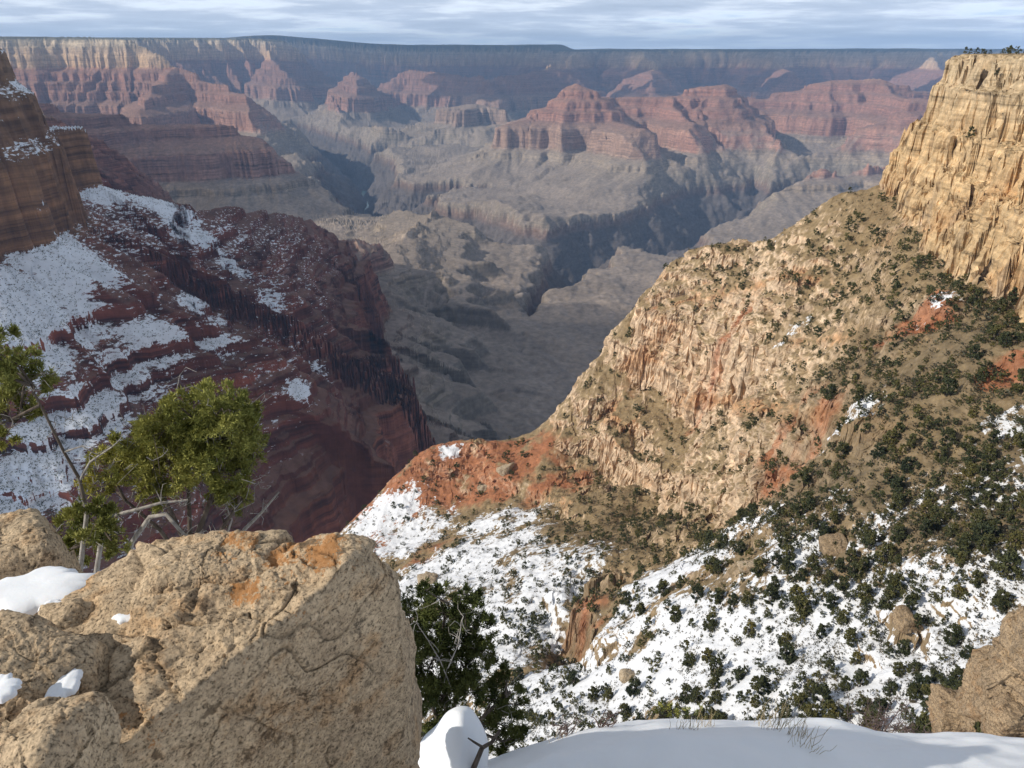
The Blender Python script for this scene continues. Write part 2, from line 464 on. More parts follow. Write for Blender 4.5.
def canyon_material():
    m, nt, b = new_mat('layered canyon rock')
    col = N(nt, 'ShaderNodeAttribute', attribute_name='Col')
    snow = N(nt, 'ShaderNodeAttribute', attribute_name='snow')
    geo = N(nt, 'ShaderNodeNewGeometry')
    p = geo.outputs['Position']
    n1 = noise_n(nt, p, 0.045, 8, 0.62)
    k = ramp_n(nt, n1, [(0.3, 0.72), (0.7, 1.28)])
    c = mix_n(nt, 1.0, col.outputs['Color'], k, 'MULTIPLY')
    mp = N(nt, 'ShaderNodeMapping'); mp.inputs['Scale'].default_value = (1, 1, 3.2); L(nt, p, mp.inputs['Vector'])
    st = N(nt, 'ShaderNodeAttribute', attribute_name='strat').outputs['Fac']
    sp = N(nt, 'ShaderNodeSeparateXYZ'); L(nt, p, sp.inputs[0])
    def beds(k, seed):
        cb = N(nt, 'ShaderNodeCombineXYZ'); L(nt, math_n(nt, 'MULTIPLY', st, k), cb.inputs[0]); L(nt, math_n(nt, 'MULTIPLY', sp.outputs[0], 0.0011), cb.inputs[1]); L(nt, math_n(nt, 'MULTIPLY_ADD', sp.outputs[1], 0.0011), cb.inputs[2])
        return noise_n(nt, cb.outputs[0], 1.0, 4, 0.7)
    b1, b2 = beds(0.085, 1), beds(0.021, 2)
    nz_ = N(nt, 'ShaderNodeSeparateXYZ'); L(nt, geo.outputs['Normal'], nz_.inputs[0])
    steep = math_n(nt, 'MULTIPLY', ramp_n(nt, nz_.outputs[2], [(0.70, 1.0), (0.97, 0.15)]), N(nt, 'ShaderNodeAttribute', attribute_name='banding').outputs['Fac'])
    c = mix_n(nt, steep, c, mix_n(nt, 1.0, c, ramp_n(nt, b1, [(0.38, 0.36), (0.5, 1.0), (0.62, 1.5)]), 'MULTIPLY'))
    c = mix_n(nt, steep, c, mix_n(nt, 1.0, c, ramp_n(nt, b2, [(0.33, 0.62), (0.5, 1.0), (0.66, 1.32)]), 'MULTIPLY'))
    n2 = math_n(nt, 'ADD', math_n(nt, 'MULTIPLY', noise_n(nt, mp.outputs[0], 0.085, 6, 0.7), 0.72), math_n(nt, 'MULTIPLY', b1, 0.28))
    f = math_n(nt, 'ADD', math_n(nt, 'MULTIPLY', math_n(nt, 'SUBTRACT', n2, 0.5), 3.9), snow.outputs['Fac'])
    f = ramp_n(nt, f, [(0.44, 0.0), (0.56, 1.0)])
    f = math_n(nt, 'MULTIPLY', f, ramp_n(nt, snow.outputs['Fac'], [(0.02, 0.0), (0.12, 1.0)]))
    c = mix_n(nt, f, c, (0.78, 0.80, 0.84))
    L(nt, c, b.inputs['Base Color'])
    bp = N(nt, 'ShaderNodeBump', inp={'Strength': 0.5, 'Distance': 6.0})
    L(nt, math_n(nt, 'ADD', noise_n(nt, p, 0.06, 8, 0.65), math_n(nt, 'MULTIPLY', b1, 0.9)), bp.inputs['Height'])
    L(nt, bp.outputs[0], b.inputs['Normal'])
    return m
SNOWFIELDS = [(110, 160, 45, .95), (160, 205, 40, .9), (60, 250, 60, 1.0), (120, 260, 60, 1.0), (30, 300, 60, 1.0), (20, 350, 50, .9), (70, 320, 40, .85), (190, 235, 35, .8), (150, 300, 30, .7), (60, 430, 45, .9), (100, 410, 40, .75), (30, 480, 50, .9), (150, 345, 40, .7), (200, 310, 30, .6), (215, 340, 25, .6), (235, 270, 25, .5), (300, 390, 20, .5), (20, 85, 40, .9), (70, 100, 30, .7), (25, 125, 35, .9), (10, 155, 25, .6), (130, 370, 40, .7), (270, 300, 20, .4), (315, 370, 18, .45)]
CANYON_BRUSH = []
def brush_on(P, w, n):
    w = w.reshape(-1); rg = np.random.RandomState(77)
    u, v, dep = world_to_px(P); w = w * ((u > -60) & (u < 420) & (v < 560)).reshape(-1)
    return P.reshape(-1, 3)[rg.choice(len(w), n, p=w / w.sum(), replace=False)]
def build_canyon(cols=1450, fine=2200, rows=1100):
    tg = np.linspace(-0.98, 0.80, 2000)
    cw = np.cumsum(1.0 + 1.2 * sstep(-0.86, -0.78, tg) * sstep(-0.02, -0.12, tg)); cw = (cw - cw[0]) / (cw[-1] - cw[0])
    t = np.interp(np.linspace(0, 1, cols), cw, tg)
    yf = np.exp(np.linspace(math.log(430), math.log(26000), fine))
    X, Y, Z, ex = sheet_samples(t, yf, canyon_height, rows)
    P = np.stack([X, Y, Z], -1)
    n = grid_normals(P)
    nz = n[..., 2]
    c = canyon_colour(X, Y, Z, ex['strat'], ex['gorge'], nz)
    u, v, dep = world_to_px(P)
    sn = np.zeros(X.shape, np.float32)
    for (pu, pv, r, w) in SNOWFIELDS:
        j = np.argmin((u - pu) ** 2 + (v - pv) ** 2 + np.where(Y > 2600, 1e6, 0)); q = P.reshape(-1, 3)[j]; rw = r * dep.reshape(-1)[j] / F_PX
        sn = np.maximum(sn, w * np.exp(-(((P - q) ** 2).sum(-1) / rw ** 2) ** 1.5))
    ledge = sstep(-640, -560, Z) * sstep(2700, 2300, Y) * (sstep(-250, -450, X) * 0.20 + sstep(-600, -700, X) * 0.17 * sstep(2300, 1700, Y))
    sn = np.maximum(sn * 1.45, ledge) * sstep(0.20, 0.45, nz) * (0.98 + 0.35 * fbm2(X / 120, Y / 120, 4)) * sstep(30, 0, Z)
    sn = np.clip(sn, 0, 1)
    CANYON_BRUSH.append(brush_on(P, sn * (Y < 2600) + 0.10 * (Y < 2200) * (Z > -640) * sstep(.5, .7, nz), 10000))
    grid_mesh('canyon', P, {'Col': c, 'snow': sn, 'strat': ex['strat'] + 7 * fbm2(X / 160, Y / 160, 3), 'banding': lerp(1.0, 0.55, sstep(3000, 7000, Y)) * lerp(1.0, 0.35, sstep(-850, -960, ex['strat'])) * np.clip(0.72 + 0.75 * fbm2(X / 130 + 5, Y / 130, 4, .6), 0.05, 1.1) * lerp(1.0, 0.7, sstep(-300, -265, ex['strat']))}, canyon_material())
build_canyon()

def build_river():
    m, nt, b = new_mat('green river water', 0.25, 0.5)
    p = N(nt, 'ShaderNodeTexCoord').outputs['Object']
    L(nt, mix_n(nt, noise_n(nt, p, 0.02, 4, 0.6), (.10, .20, .18), (.18, .29, .26)), b.inputs['Base Color'])
    pts = np.array(GORGES[0][0])
    tt = np.linspace(0, len(pts) - 1, 220)
    c = np.stack([np.interp(tt, np.arange(len(pts)), pts[:, i]) for i in range(3)], 1)
    w = np.stack([fbm2(c[:, 0] / 900, c[:, 1] / 900, 3), fbm2(c[:, 0] / 900 + 40, c[:, 1] / 900 + 9, 3)], 1)
    c[:, :2] -= 90 * w
    dr = np.gradient(c[:, :2], axis=0); dr /= np.linalg.norm(dr, axis=1)[:, None]
    nr = np.stack([-dr[:, 1], dr[:, 0]], 1)
    P = np.stack([np.concatenate([c[:, :2] + nr * s_, c[:, 2:] + 34], 1) for s_ in np.linspace(-75, 75, 5)], 1)
    grid_mesh('river', P, {}, m)
build_river()

# ---------------------------------------------------------------- the sunny side of the near bowl
def tps_fit(pts, reg=0.5):
    p = np.array(pts, float); n = len(p)
    c = p[:, :2].mean(0); sc = 200.0
    q = (p[:, :2] - c) / sc
    d2 = ((q[:, None] - q[None]) ** 2).sum(-1)
    K = np.where(d2 > 0, d2 * np.log(d2 + 1e-12), 0) + np.eye(n) * reg * 1e-3
    A = np.zeros((n + 3, n + 3)); A[:n, :n] = K; A[:n, n] = 1; A[:n, n + 1:] = q; A[n, :n] = 1; A[n + 1:, :n] = q.T
    w = np.linalg.solve(A, np.concatenate([p[:, 2], np.zeros(3)]))
    def f(X, Y):
        x, y = ((X - c[0]) / sc).astype(np.float32), ((Y - c[1]) / sc).astype(np.float32)
        z = w[n] + w[n + 1] * x + w[n + 2] * y
        for (a, b), k in zip(q.astype(np.float32), w[:n]):
            r = (x - a) ** 2 + (y - b) ** 2
            z = z + np.float32(k) * r * np.log(r + np.float32(1e-9))
        return z.astype(np.float32)
    return f
CREST = [(840, 203, 500), (800, 226, 545), (780, 242, 570), (730, 254, 590), (680, 263, 603), (660, 280, 601), (640, 298, 597), (615, 340, 585), (590, 375, 578), (570, 400, 572), (555, 420, 570), (490, 442, 572), (430, 450, 572), (385, 490, 556), (350, 525, 540)]
SLOPE = CREST + [(885, 212, 452), (920, 232, 400), (960, 262, 345), (1000, 300, 285), (1024, 325, 262), (850, 330, 345), (980, 345, 250),
    (800, 300, 422), (850, 270, 410), (900, 262, 374), (950, 330, 275), (1000, 400, 218), (760, 280, 500), (700, 280, 560), (700, 320, 535), (760, 330, 440), (850, 400, 275), (900, 400, 250), (900, 480, 204), (800, 480, 245), (1000, 480, 183),
    (650, 400, 525), (620, 430, 520), (700, 420, 450), (760, 430, 345), (600, 490, 440), (650, 500, 400), (700, 505, 335), (760, 500, 270), (800, 540, 205), (560, 470, 510), (500, 480, 520), (440, 490, 535), (400, 530, 500),
    (380, 570, 430), (450, 560, 410), (520, 540, 400), (600, 540, 350), (500, 620, 300), (420, 640, 310), (560, 640, 255), (600, 580, 300), (700, 560, 245), (700, 620, 200), (800, 600, 180), (900, 580, 165), (980, 560, 152), (1020, 540, 155),
    (930, 640, 140), (850, 680, 140), (780, 700, 145), (700, 700, 160), (600, 700, 195), (500, 700, 230), (400, 720, 255), (600, 768, 155), (800, 768, 115), (450, 780, 195), (965, 738, 96), (1010, 742, 86), (1080, 745, 78), (905, 745, 106), (1060, 600, 130), (300, 600, 440), (250, 700, 350)]
_pts = [at(u, v, None, Y) for u, v, Y in SLOPE]
for u, v, Y in CREST[1:]:
    p = at(u, v, None, Y); _pts.append(p + np.array([-10, 70, -75])); _pts.append(p + np.array([-20, 190, -260]))
_pts += [np.array(p) for p in [(300, 520, -90), (420, 520, -100), (330, 330, -70), (420, 250, -60), (330, 150, -60), (-60, 90, -165), (100, 50, -100), (230, 60, -90), (-330, 420, -480), (-300, 560, -560), (-330, 700, -760), (400, 780, -500)]]
SLOPE_Z = tps_fit(_pts)
def on_slope(u, v, Yd):
    """where the line of sight at (u, v) first meets the broad slope"""
    q = at(u, v, None, 1.0); Ys = np.linspace(70, 700, 640)
    f = q[2] * Ys - SLOPE_Z(q[0] * Ys, Ys)
    k = np.nonzero((f[:-1] > 0) & (f[1:] <= 0))[0]
    return at(u, v, None, Ys[k[0]] if len(k) else Yd)
CLIFF_EDGE = [(196, 120), (202, 200), (214, 280), (230, 340), (243, 400), (248, 448), (260, 480), (300, 515), (430, 560), (700, 560)]
def signed_dist(X, Y, line):
    best = np.full(X.shape, 1e9, np.float32); side = np.zeros_like(best); tt = np.zeros_like(best); acc = 0
    for (ax, ay), (bx, by) in zip(line[:-1], line[1:]):
        l = math.hypot(bx - ax, by - ay); ux, uy = (bx - ax) / l, (by - ay) / l
        al = (X - ax) * ux + (Y - ay) * uy; pe = -(X - ax) * uy + (Y - ay) * ux
        tc = np.clip(al, 0, l); d = np.sqrt((al - tc) ** 2 + pe ** 2)
        m = d < best
        best = np.where(m, d, best); side = np.where(m, np.sign(pe), side); tt = np.where(m, acc + tc, tt); acc += l
    return best * side, tt
def blob(X, Y, lst):
    """soft patches of ground, each (u, v, distance, radius, weight)"""
    o = np.zeros(X.shape, np.float32)
    for u, v, Yd, r, w in lst:
        c = on_slope(u, v, Yd); r = r * c[1] / Yd
        o = np.maximum(o, w * np.exp(-(((X - c[0]) ** 2 + (Y - c[1]) ** 2) / (r * r)) ** 1.5))
    return o
def blob_on(P, lst):
    """the same soft patches, centred on the ground that shows there"""
    u, v, dep = world_to_px(P); o = np.zeros(u.shape, np.float32)
    for pu, pv, Yd, r, w in lst:
        c = P.reshape(-1, 3)[np.argmin((u - pu) ** 2 + (v - pv) ** 2 + 0.05 * dep)]; r = r * c[1] / Yd
        o = np.maximum(o, w * np.exp(-(((P[..., 0] - c[0]) ** 2 + (P[..., 1] - c[1]) ** 2) / (r * r)) ** 1.5))
    return o
def stairs(z, steps, sharp=0.22):
    """heights gathered into cliffs and ledges"""
    e = np.array(steps, float)
    i = np.clip(np.searchsorted(e, z) - 1, 0, len(e) - 2)
    a, b = e[i], e[i + 1]
    f = np.clip((z - a) / (b - a), 0, 1)
    g = np.where(f < 1 - sharp, f * 0.38 / (1 - sharp), 0.38 + (f - (1 - sharp)) * 0.62 / sharp)
    return (a + (b - a) * g).astype(np.float32)
CLIFFY = [(690, 360, 525, 70, 1.0), (640, 330, 575, 55, 1.0), (740, 370, 480, 55, 1.0), (610, 400, 545, 45, 0.9), (650, 450, 480, 55, 0.9), (720, 470, 440, 50, 0.9), (790, 440, 405, 50, 0.75), (850, 440, 345, 40, 0.7),
          (680, 262, 600, 40, 0.8), (585, 620, 322, 22, 1.0), (600, 585, 345, 25, 0.8), (740, 255, 590, 45, 0.5), (1015, 375, 262, 16, 1.0), (450, 455, 565, 40, 0.5), (910, 320, 335, 25, 0.6), (840, 545, 320, 20, 0.5), (900, 640, 205, 16, 0.5)]
_r2 = np.random.RandomState(5)
BEDS = np.array([-700, -420, -395, -368, -345, -326, -304, -284, -262, -224, -186, -172, -160, -141, -124, -110, -92, -75, -60, 30.0])
TIERS = [  # cliff bands: (points on the band, height, how far the bench above and the talus below reach)
    ([(622, 335, 585), (645, 345, 570), (690, 362, 530), (725, 372, 505), (765, 365, 474), (795, 355, 452)], 58, 38),
    ([(575, 415, 565), (610, 450, 525), (650, 468, 480), (695, 485, 440), (745, 480, 412), (790, 470, 385)], 34, 30),
    ([(775, 425, 410), (815, 440, 372), (850, 445, 335), (890, 440, 305)], 20, 22),
    ([(545, 590, 352), (575, 615, 325), (600, 640, 303), (622, 655, 288)], 20, 18),
    ([(650, 290, 594), (690, 276, 580), (740, 264, 565), (780, 258, 540)], 8, 18),
    ([(880, 330, 350), (915, 325, 325), (950, 318, 305)], 9, 14),
    ([(640, 520, 420), (700, 535, 375), (760, 530, 350), (820, 520, 320)], 10, 14),
    ([(400, 480, 552), (470, 470, 535), (540, 490, 490), (600, 520, 425)], 10, 20)]
def slope_height(X, Y):
    ci, cj = np.unique(np.append(np.arange(0, X.shape[0], 5), X.shape[0] - 1)), np.unique(np.append(np.arange(0, X.shape[1], 5), X.shape[1] - 1))
    zc_ = SLOPE_Z(X[np.ix_(ci, cj)], Y[np.ix_(ci, cj)])
    zc_ = np.stack([np.interp(np.arange(X.shape[1]), cj, r_) for r_ in zc_])
    fi = np.interp(np.arange(X.shape[0]), ci, np.arange(len(ci))); i0 = np.minimum(fi.astype(int), len(ci) - 2); fr = (fi - i0)[:, None]
    z = (zc_[i0] * (1 - fr) + zc_[i0 + 1] * fr).astype(np.float32)
    cl = blob(X, Y, CLIFFY) * np.clip(0.75 + 0.6 * fbm2(X / 60, Y / 60, 3), 0, 1.2)
    cl = np.clip(cl * 1.5, 0, 1)
    big = 6.5 * ridge2(X / 75 + 3, Y / 75, 4, 0.55) - 5
    for line, hgt, reach in TIERS:
        pl = [tuple(on_slope(a, b, c)[:2]) for a, b, c in line]
        d, t = signed_dist(X, Y, pl)
        lt = sum(math.hypot(q[0] - p[0], q[1] - p[1]) for p, q in zip(pl[:-1], pl[1:]))
        d = -d + 7 * fbm2(t / 40 + hgt, X / 120, 3, .5) + 3.2 * cells(X / 18 + 3, Y / 18) + 1.5 * cells(X / 7 + 9, Y / 7)
        fade = sstep(0, 0.15 * lt, t) * sstep(lt, 0.85 * lt, t) * (0.75 + 0.5 * noise2(t / 35, t * 0 + hgt))
        step = np.where(d < 0, 0.5 * np.exp(np.minimum(d, 0) / reach), -0.5 * np.exp(-np.maximum(d, 0) / reach))
        ex_ = 0.5 * np.exp(-np.abs(d) / reach) * np.clip(-d / 4.0, -1, 1)
        z = z + hgt * fade * ex_
    z = z + big * (0.35 + 0.9 * cl)
    z = z + 2.0 * fbm2(X / 26, Y / 26, 4, 0.55)
    jit = 10 * fbm2(X / 60, Y / 60, 3, 0.5) + 5 * cells(X / 17, Y / 17) + 2.2 * cells(X / 7 + 9, Y / 7)
    zs = stairs(z + jit, BEDS) - jit * 0.9
    z = lerp(z, zs, cl)
    d, t = signed_dist(X, Y, CLIFF_EDGE)
    d = d + 3.5 * cells(X / 16, Y / 22) + 2 * cells(X / 7, Y / 7 + 5) + 5 * fbm2(t / 40, X / 90, 3, 0.5) + 5 * (np.abs(noise2(X / 22, Y / 22)) - 0.3) + 1.6 * fbm2(X / 6, Y / 6, 3)
    d = np.where(d > 0, d * 1.0, d)
    zc = np.interp(d, [-200, -4, 0, 2, 6, 7.5, 11, 12.5, 16, 17.5, 20, 23, 26, 34, 160], [2, -1, -4, -15, -18, -36, -40, -54, -58, -66, -70, -88, -110, -260, -1500]).astype(np.float32)
    wall = sstep(-3, 3, zc - z)
    z2 = np.maximum(z, zc)
    return z2, {'wall': wall.astype(np.float32), 'cl': cl.astype(np.float32), 'edge': d.astype(np.float32)}
REDS = [(500, 460, 540, 45, 1.0), (440, 475, 545, 45, 1.0), (385, 500, 540, 40, 1.0), (560, 480, 490, 40, 0.55), (910, 325, 330, 16, 0.9), (940, 318, 320, 12, 0.8), (1015, 375, 262, 12, 1.0), (370, 545, 500, 35, 1.0), (650, 345, 570, 30, 0.3), (725, 340, 500, 28, 0.45), (800, 430, 400, 30, 0.5), (700, 570, 340, 25, 0.3), (590, 610, 330, 20, 0.5), (430, 560, 440, 35, 0.45)]
BROWN = [(900, 400, 290, 70, 1.0), (850, 480, 305, 70, 1.0), (950, 480, 245, 60, 1.0), (950, 560, 220, 50, .9), (880, 350, 340, 50, .8), (800, 520, 340, 50, .9), (720, 540, 370, 50, .8), (980, 330, 275, 40, .7), (620, 540, 400, 45, .5), (860, 600, 245, 45, .8)]
SNOWS = [(420, 590, 420, 55, 0.95), (470, 560, 435, 60, 0.95), (520, 620, 345, 60, 1.0), (450, 650, 340, 70, 1.0), (620, 600, 345, 45, 0.9), (640, 680, 250, 55, 1.0), (720, 660, 245, 55, 1.0), (800, 650, 235, 48, 1.0), (870, 640, 215, 42, 1.0), (820, 600, 260, 30, 0.8), (900, 690, 180, 30, 0.9), (560, 560, 400, 40, 0.7), (700, 555, 350, 40, 0.85),
         (800, 540, 335, 34, 0.5), (880, 520, 285, 28, 0.42), (960, 500, 250, 22, 0.38), (1010, 430, 240, 14, 0.55), (1020, 470, 225, 22, 0.5), (950, 560, 225, 30, 0.45), (860, 405, 350, 14, 0.5), (940, 300, 345, 12, 0.45), (790, 330, 450, 14, 0.45), (860, 590, 260, 34, 0.5), (550, 740, 230, 80, 1.0), (800, 740, 170, 60, 1.0), (400, 540, 480, 45, 0.85), (375, 520, 520, 40, 0.8), (450, 448, 572, 14, 0.6), (780, 236, 574, 8, 0.5), (500, 520, 470, 40, 0.62), (940, 620, 200, 30, 0.8), (760, 600, 290, 50, 0.75)]
def slope_colour(P, nz, ex):
    X, Y, Z = P[..., 0], P[..., 1], P[..., 2]
    n1 = fbm2(X / 40, Y / 40, 5, 0.6)[..., None]; n2 = fbm2(X / 7 + Z / 9, Y / 7, 4, 0.6)[..., None]
    soil = np.array([.29, .208, .112]) * (1 + 0.16 * n1)
    soil = lerp(soil, np.array([.215, .158, .09]), np.clip(0.5 + 0.8 * n1, 0, 1) * 0.5)
    br = np.maximum(blob_on(P, BROWN), 0.8 * ex['cover'])[..., None] * np.clip(0.75 + .5 * n1, 0, 1)
    soil = lerp(soil, np.array([.135, .105, .066]), br * .75)
    red = np.clip(blob_on(P, REDS) * (1.0 + 0.9 * fbm2(X / 22 + 9, Y / 22, 4, 0.6)), 0, 1)[..., None]
    soil = lerp(soil, np.array([.34, .135, .065]), sstep(0.25, 0.7, red) * 0.9)
    rk = np.array([.61, .455, .31])
    orange = sstep(0.05, 0.7, fbm2(X / 34 + 20, Z / 26 + Y / 60, 4, 0.6)[..., None])
    rock = lerp(rk, np.array([.47, .255, .12]), orange * 0.8)
    rock = lerp(rock, np.array([.36, .15, .08]), sstep(0.35, 0.8, red) * 0.7)
    bed = noise2(Z / 2.6 + 1.2 * fbm2(X / 50, Y / 50, 2), X / 300) + 0.6 * noise2(Z / 0.95, X / 200 + 7)
    rock = rock * (1 + 0.17 * bed)[..., None]
    wallc = np.array([.52, .365, .20]) * (1 + 0.15 * bed)[..., None]
    wallc = lerp(wallc, np.array([.46, .275, .13]), sstep(0.0, 0.8, fbm2(X / 60 + 3, Z / 22 + Y / 40, 4))[..., None] * 0.75)
    wallc = lerp(wallc, np.array([.46, .37, .25]), sstep(-45, -8, Z)[..., None] * 0.6)
    brown = blob_on(P, BROWN)
    steep = (sstep(0.72, 0.52, nz) * (1 - 0.85 * np.clip(np.maximum(ex['cover'] * 1.2, brown), 0, 1) * (1 - ex['wall'])))[..., None]
    c = lerp(soil, rock, steep * 0.95)
    c = lerp(c, wallc, (ex['wall'] * sstep(0.9, 0.7, nz))[..., None])
    c = c * (1 + 0.20 * n2)
    stain = sstep(0.35, 0.9, fbm2(X / 9, Y / 9 + Z / 60, 3))[..., None] * steep
    c = lerp(c, np.array([.17, .13, .10]), stain * 0.45)
    return np.clip(c, 0.01, 0.8).astype(np.float32)
def slope_material():
    m, nt, b = new_mat('sunny slope of broken rock and snow')
    col = N(nt, 'ShaderNodeAttribute', attribute_name='Col')
    snow = N(nt, 'ShaderNodeAttribute', attribute_name='snow')
    p = N(nt, 'ShaderNodeNewGeometry').outputs['Position']
    n1 = noise_n(nt, p, 0.35, 8, 0.68)
    c = mix_n(nt, 1.0, col.outputs['Color'], ramp_n(nt, n1, [(0.28, 0.70), (0.5, 1.0), (0.72, 1.28)]), 'MULTIPLY')
    mpb = N(nt, 'ShaderNodeMapping'); mpb.inputs['Scale'].default_value = (0.012, 0.012, 0.42); L(nt, p, mpb.inputs['Vector'])
    bed = noise_n(nt, mpb.outputs[0], 1.0, 5, 0.72)
    mpj = N(nt, 'ShaderNodeMapping'); mpj.inputs['Scale'].default_value = (0.16, 0.16, 0.02); L(nt, p, mpj.inputs['Vector'])
    joint = noise_n(nt, mpj.outputs[0], 1.0, 3, 0.6)
    nz_ = N(nt, 'ShaderNodeSeparateXYZ'); L(nt, N(nt, 'ShaderNodeNewGeometry').outputs['Normal'], nz_.inputs[0])
    steep = ramp_n(nt, nz_.outputs[2], [(0.42, 1.0), (0.72, 0.0)])
    steep = math_n(nt, 'MULTIPLY', steep, math_n(nt, 'SUBTRACT', 1.0, N(nt, 'ShaderNodeAttribute', attribute_name='loose').outputs['Fac'], True))
    c = mix_n(nt, steep, c, mix_n(nt, 1.0, c, ramp_n(nt, bed, [(0.34, 0.50), (0.46, 1.0), (0.66, 1.35)]), 'MULTIPLY'))
    jl = ramp_n(nt, joint, [(0.47, 1.0), (0.50, 0.35), (0.53, 1.0)])
    c = mix_n(nt, math_n(nt, 'MULTIPLY', steep, 0.3), c, mix_n(nt, 1.0, c, jl, 'MULTIPLY'))
    v = N(nt, 'ShaderNodeTexVoronoi', inp={'Scale': 0.55}); L(nt, p, v.inputs['Vector'])
    c = mix_n(nt, 0.25, c, mix_n(nt, 1.0, c, ramp_n(nt, v.outputs['Distance'], [(0.1, 1.25), (0.75, 0.6)]), 'MULTIPLY'))
    n2 = math_n(nt, 'ADD', math_n(nt, 'MULTIPLY', noise_n(nt, p, 0.30, 8, 0.72), 0.6), math_n(nt, 'MULTIPLY', noise_n(nt, p, 0.07, 3, 0.5), 0.4))
    f = math_n(nt, 'ADD', math_n(nt, 'MULTIPLY', math_n(nt, 'SUBTRACT', n2, 0.5), 2.9), snow.outputs['Fac'])
    f = ramp_n(nt, f, [(0.46, 0.0), (0.54, 1.0)])
    f = math_n(nt, 'MULTIPLY', f, ramp_n(nt, snow.outputs['Fac'], [(0.03, 0.0), (0.15, 1.0)]))
    c = mix_n(nt, f, c, (0.73, 0.74, 0.765))
    L(nt, c, b.inputs['Base Color'])
    bp = N(nt, 'ShaderNodeBump', inp={'Strength': 0.55, 'Distance': 1.0})
    L(nt, noise_n(nt, p, 0.4, 9, 0.68), bp.inputs['Height'])
    L(nt, bp.outputs[0], b.inputs['Normal'])
    return m
SLOPE_GRID = None
def build_slope(cols=1250, fine=1700, rows=1100):
    t = np.linspace(-0.62, 1.30, cols)
    yf = np.exp(np.linspace(math.log(58), math.log(840), fine))
    X, Y, Z, ex = sheet_samples(t, yf, slope_height, rows, back=0.12)
    P = np.stack([X, Y, Z], -1)
    n = grid_normals(P)
    steep = sstep(0.70, 0.42, n[..., 2])
    cover = blob_on(P, SNOWS)
    steep = steep * (1 - 0.8 * np.maximum(sstep(0.3, 0.7, cover), 0.7 * blob_on(P, BROWN)) * (1 - ex['wall']))
    # bedding ledges and upright joints on the cliffs
    q = P / np.array([30.0, 30.0, 2.6]); q2 = P / np.array([7.0, 7.0, 30.0])
    dsp = 1.8 * fbm3(q.astype(np.float32), 3, 0.6) - 1.0 * np.clip(1 - np.abs(noise3(q2.astype(np.float32))) * 5, 0, 1) + 2.0 * cells3(P / np.array([13.0, 13.0, 6.5])) + 1.1 * cells3(P / np.array([5.5, 5.5, 2.6])) + 1.1 * fbm3((P / 5.0).astype(np.float32), 3, 0.6)
    dsp = dsp * (1 - 0.4 * ex['wall'])
    nh = n.copy(); nh[..., 2] *= 0.3
    P = P + nh * (dsp * steep)[..., None]
    P = P + n * ((0.32 - 0.2 * sstep(0.5, 0.9, cover)) * fbm3((P / 3.2).astype(np.float32), 2, 0.6) * (1 - steep))[..., None]
    n = grid_normals(P)
    ex['cover'] = cover
    c = slope_colour(P, n[..., 2], ex)
    sn = cover * sstep(0.20, 0.46, n[..., 2]) * (1 - 0.8 * blob_on(P, [(585, 620, 322, 22, 1.0), (600, 590, 345, 22, 1.0), (640, 640, 280, 10, .6)]))
    sn = sn * (0.98 + 0.46 * fbm2(P[..., 0] / 30, P[..., 1] / 30, 4))
    grid_mesh('slope', P, {'Col': c, 'snow': np.clip(sn, 0, 1), 'loose': np.clip(np.maximum(cover * 1.1, blob_on(P, BROWN)) * (1 - ex['wall']), 0, 0.9)}, slope_material(), smooth=False)
    return P, n, np.clip(sn, 0, 1), ex
SLOPE_GRID = build_slope()

# ---------------------------------------------------------------- small helpers for things
def tag(o, label=None, cat=None, group=None, kind=None):
    if label: o['label'] = label
    if cat: o['category'] = cat
    if group: o['group'] = group
    if kind: o['kind'] = kind
    return o
def raw_mesh(name, V, F, mat, smooth=False):
    """V (n,3), F (m,k) with all faces of one size"""
    V = np.asarray(V, np.float32); F = np.asarray(F, np.int32)
    me = bpy.data.meshes.new(name)
    me.vertices.add(len(V)); me.vertices.foreach_set('co', V.reshape(-1))
    k = F.shape[1]
    me.loops.add(F.size); me.loops.foreach_set('vertex_index', F.reshape(-1))
    me.polygons.add(len(F)); me.polygons.foreach_set('loop_start', np.arange(0, F.size, k, dtype=np.int32))
    me.polygons.foreach_set('use_smooth', np.full(len(F), smooth))
    me.update(calc_edges=True); me.materials.append(mat)
    return me
def link(name, me, parent=None, loc=None):
    o = bpy.data.objects.new(name, me); scn.collection.objects.link(o)
    if parent is not None: o.parent = parent
    if loc is not None: o.location = loc
    return o
def foliage_material(name, dark, light, scale):
    m, nt, b = new_mat(name, 0.75, 0.15)
    tc = N(nt, 'ShaderNodeTexCoord')
    rnd = N(nt, 'ShaderNodeObjectInfo').outputs['Random']
    n = noise_n(nt, tc.outputs['Object'], scale, 3, 0.6)
    c = mix_n(nt, ramp_n(nt, n, [(0.32, 0.0), (0.68, 1.0)]), dark, light)
    k = ramp_n(nt, rnd, [(0.0, (0.75, 0.8, 0.8)), (1.0, (1.3, 1.2, 1.0))])
    w = noise_n(nt, N(nt, 'ShaderNodeNewGeometry').outputs['Position'], 0.16, 2, 0.6)
    c = mix_n(nt, 1.0, c, ramp_n(nt, w, [(0.32, (0.6, 0.68, 0.75)), (0.5, (1.0, 1.0, 1.0)), (0.68, (1.75, 1.45, 1.05))]), 'MULTIPLY')
    L(nt, mix_n(nt, 1.0, c, k, 'MULTIPLY'), b.inputs['Base Color'])
    return m
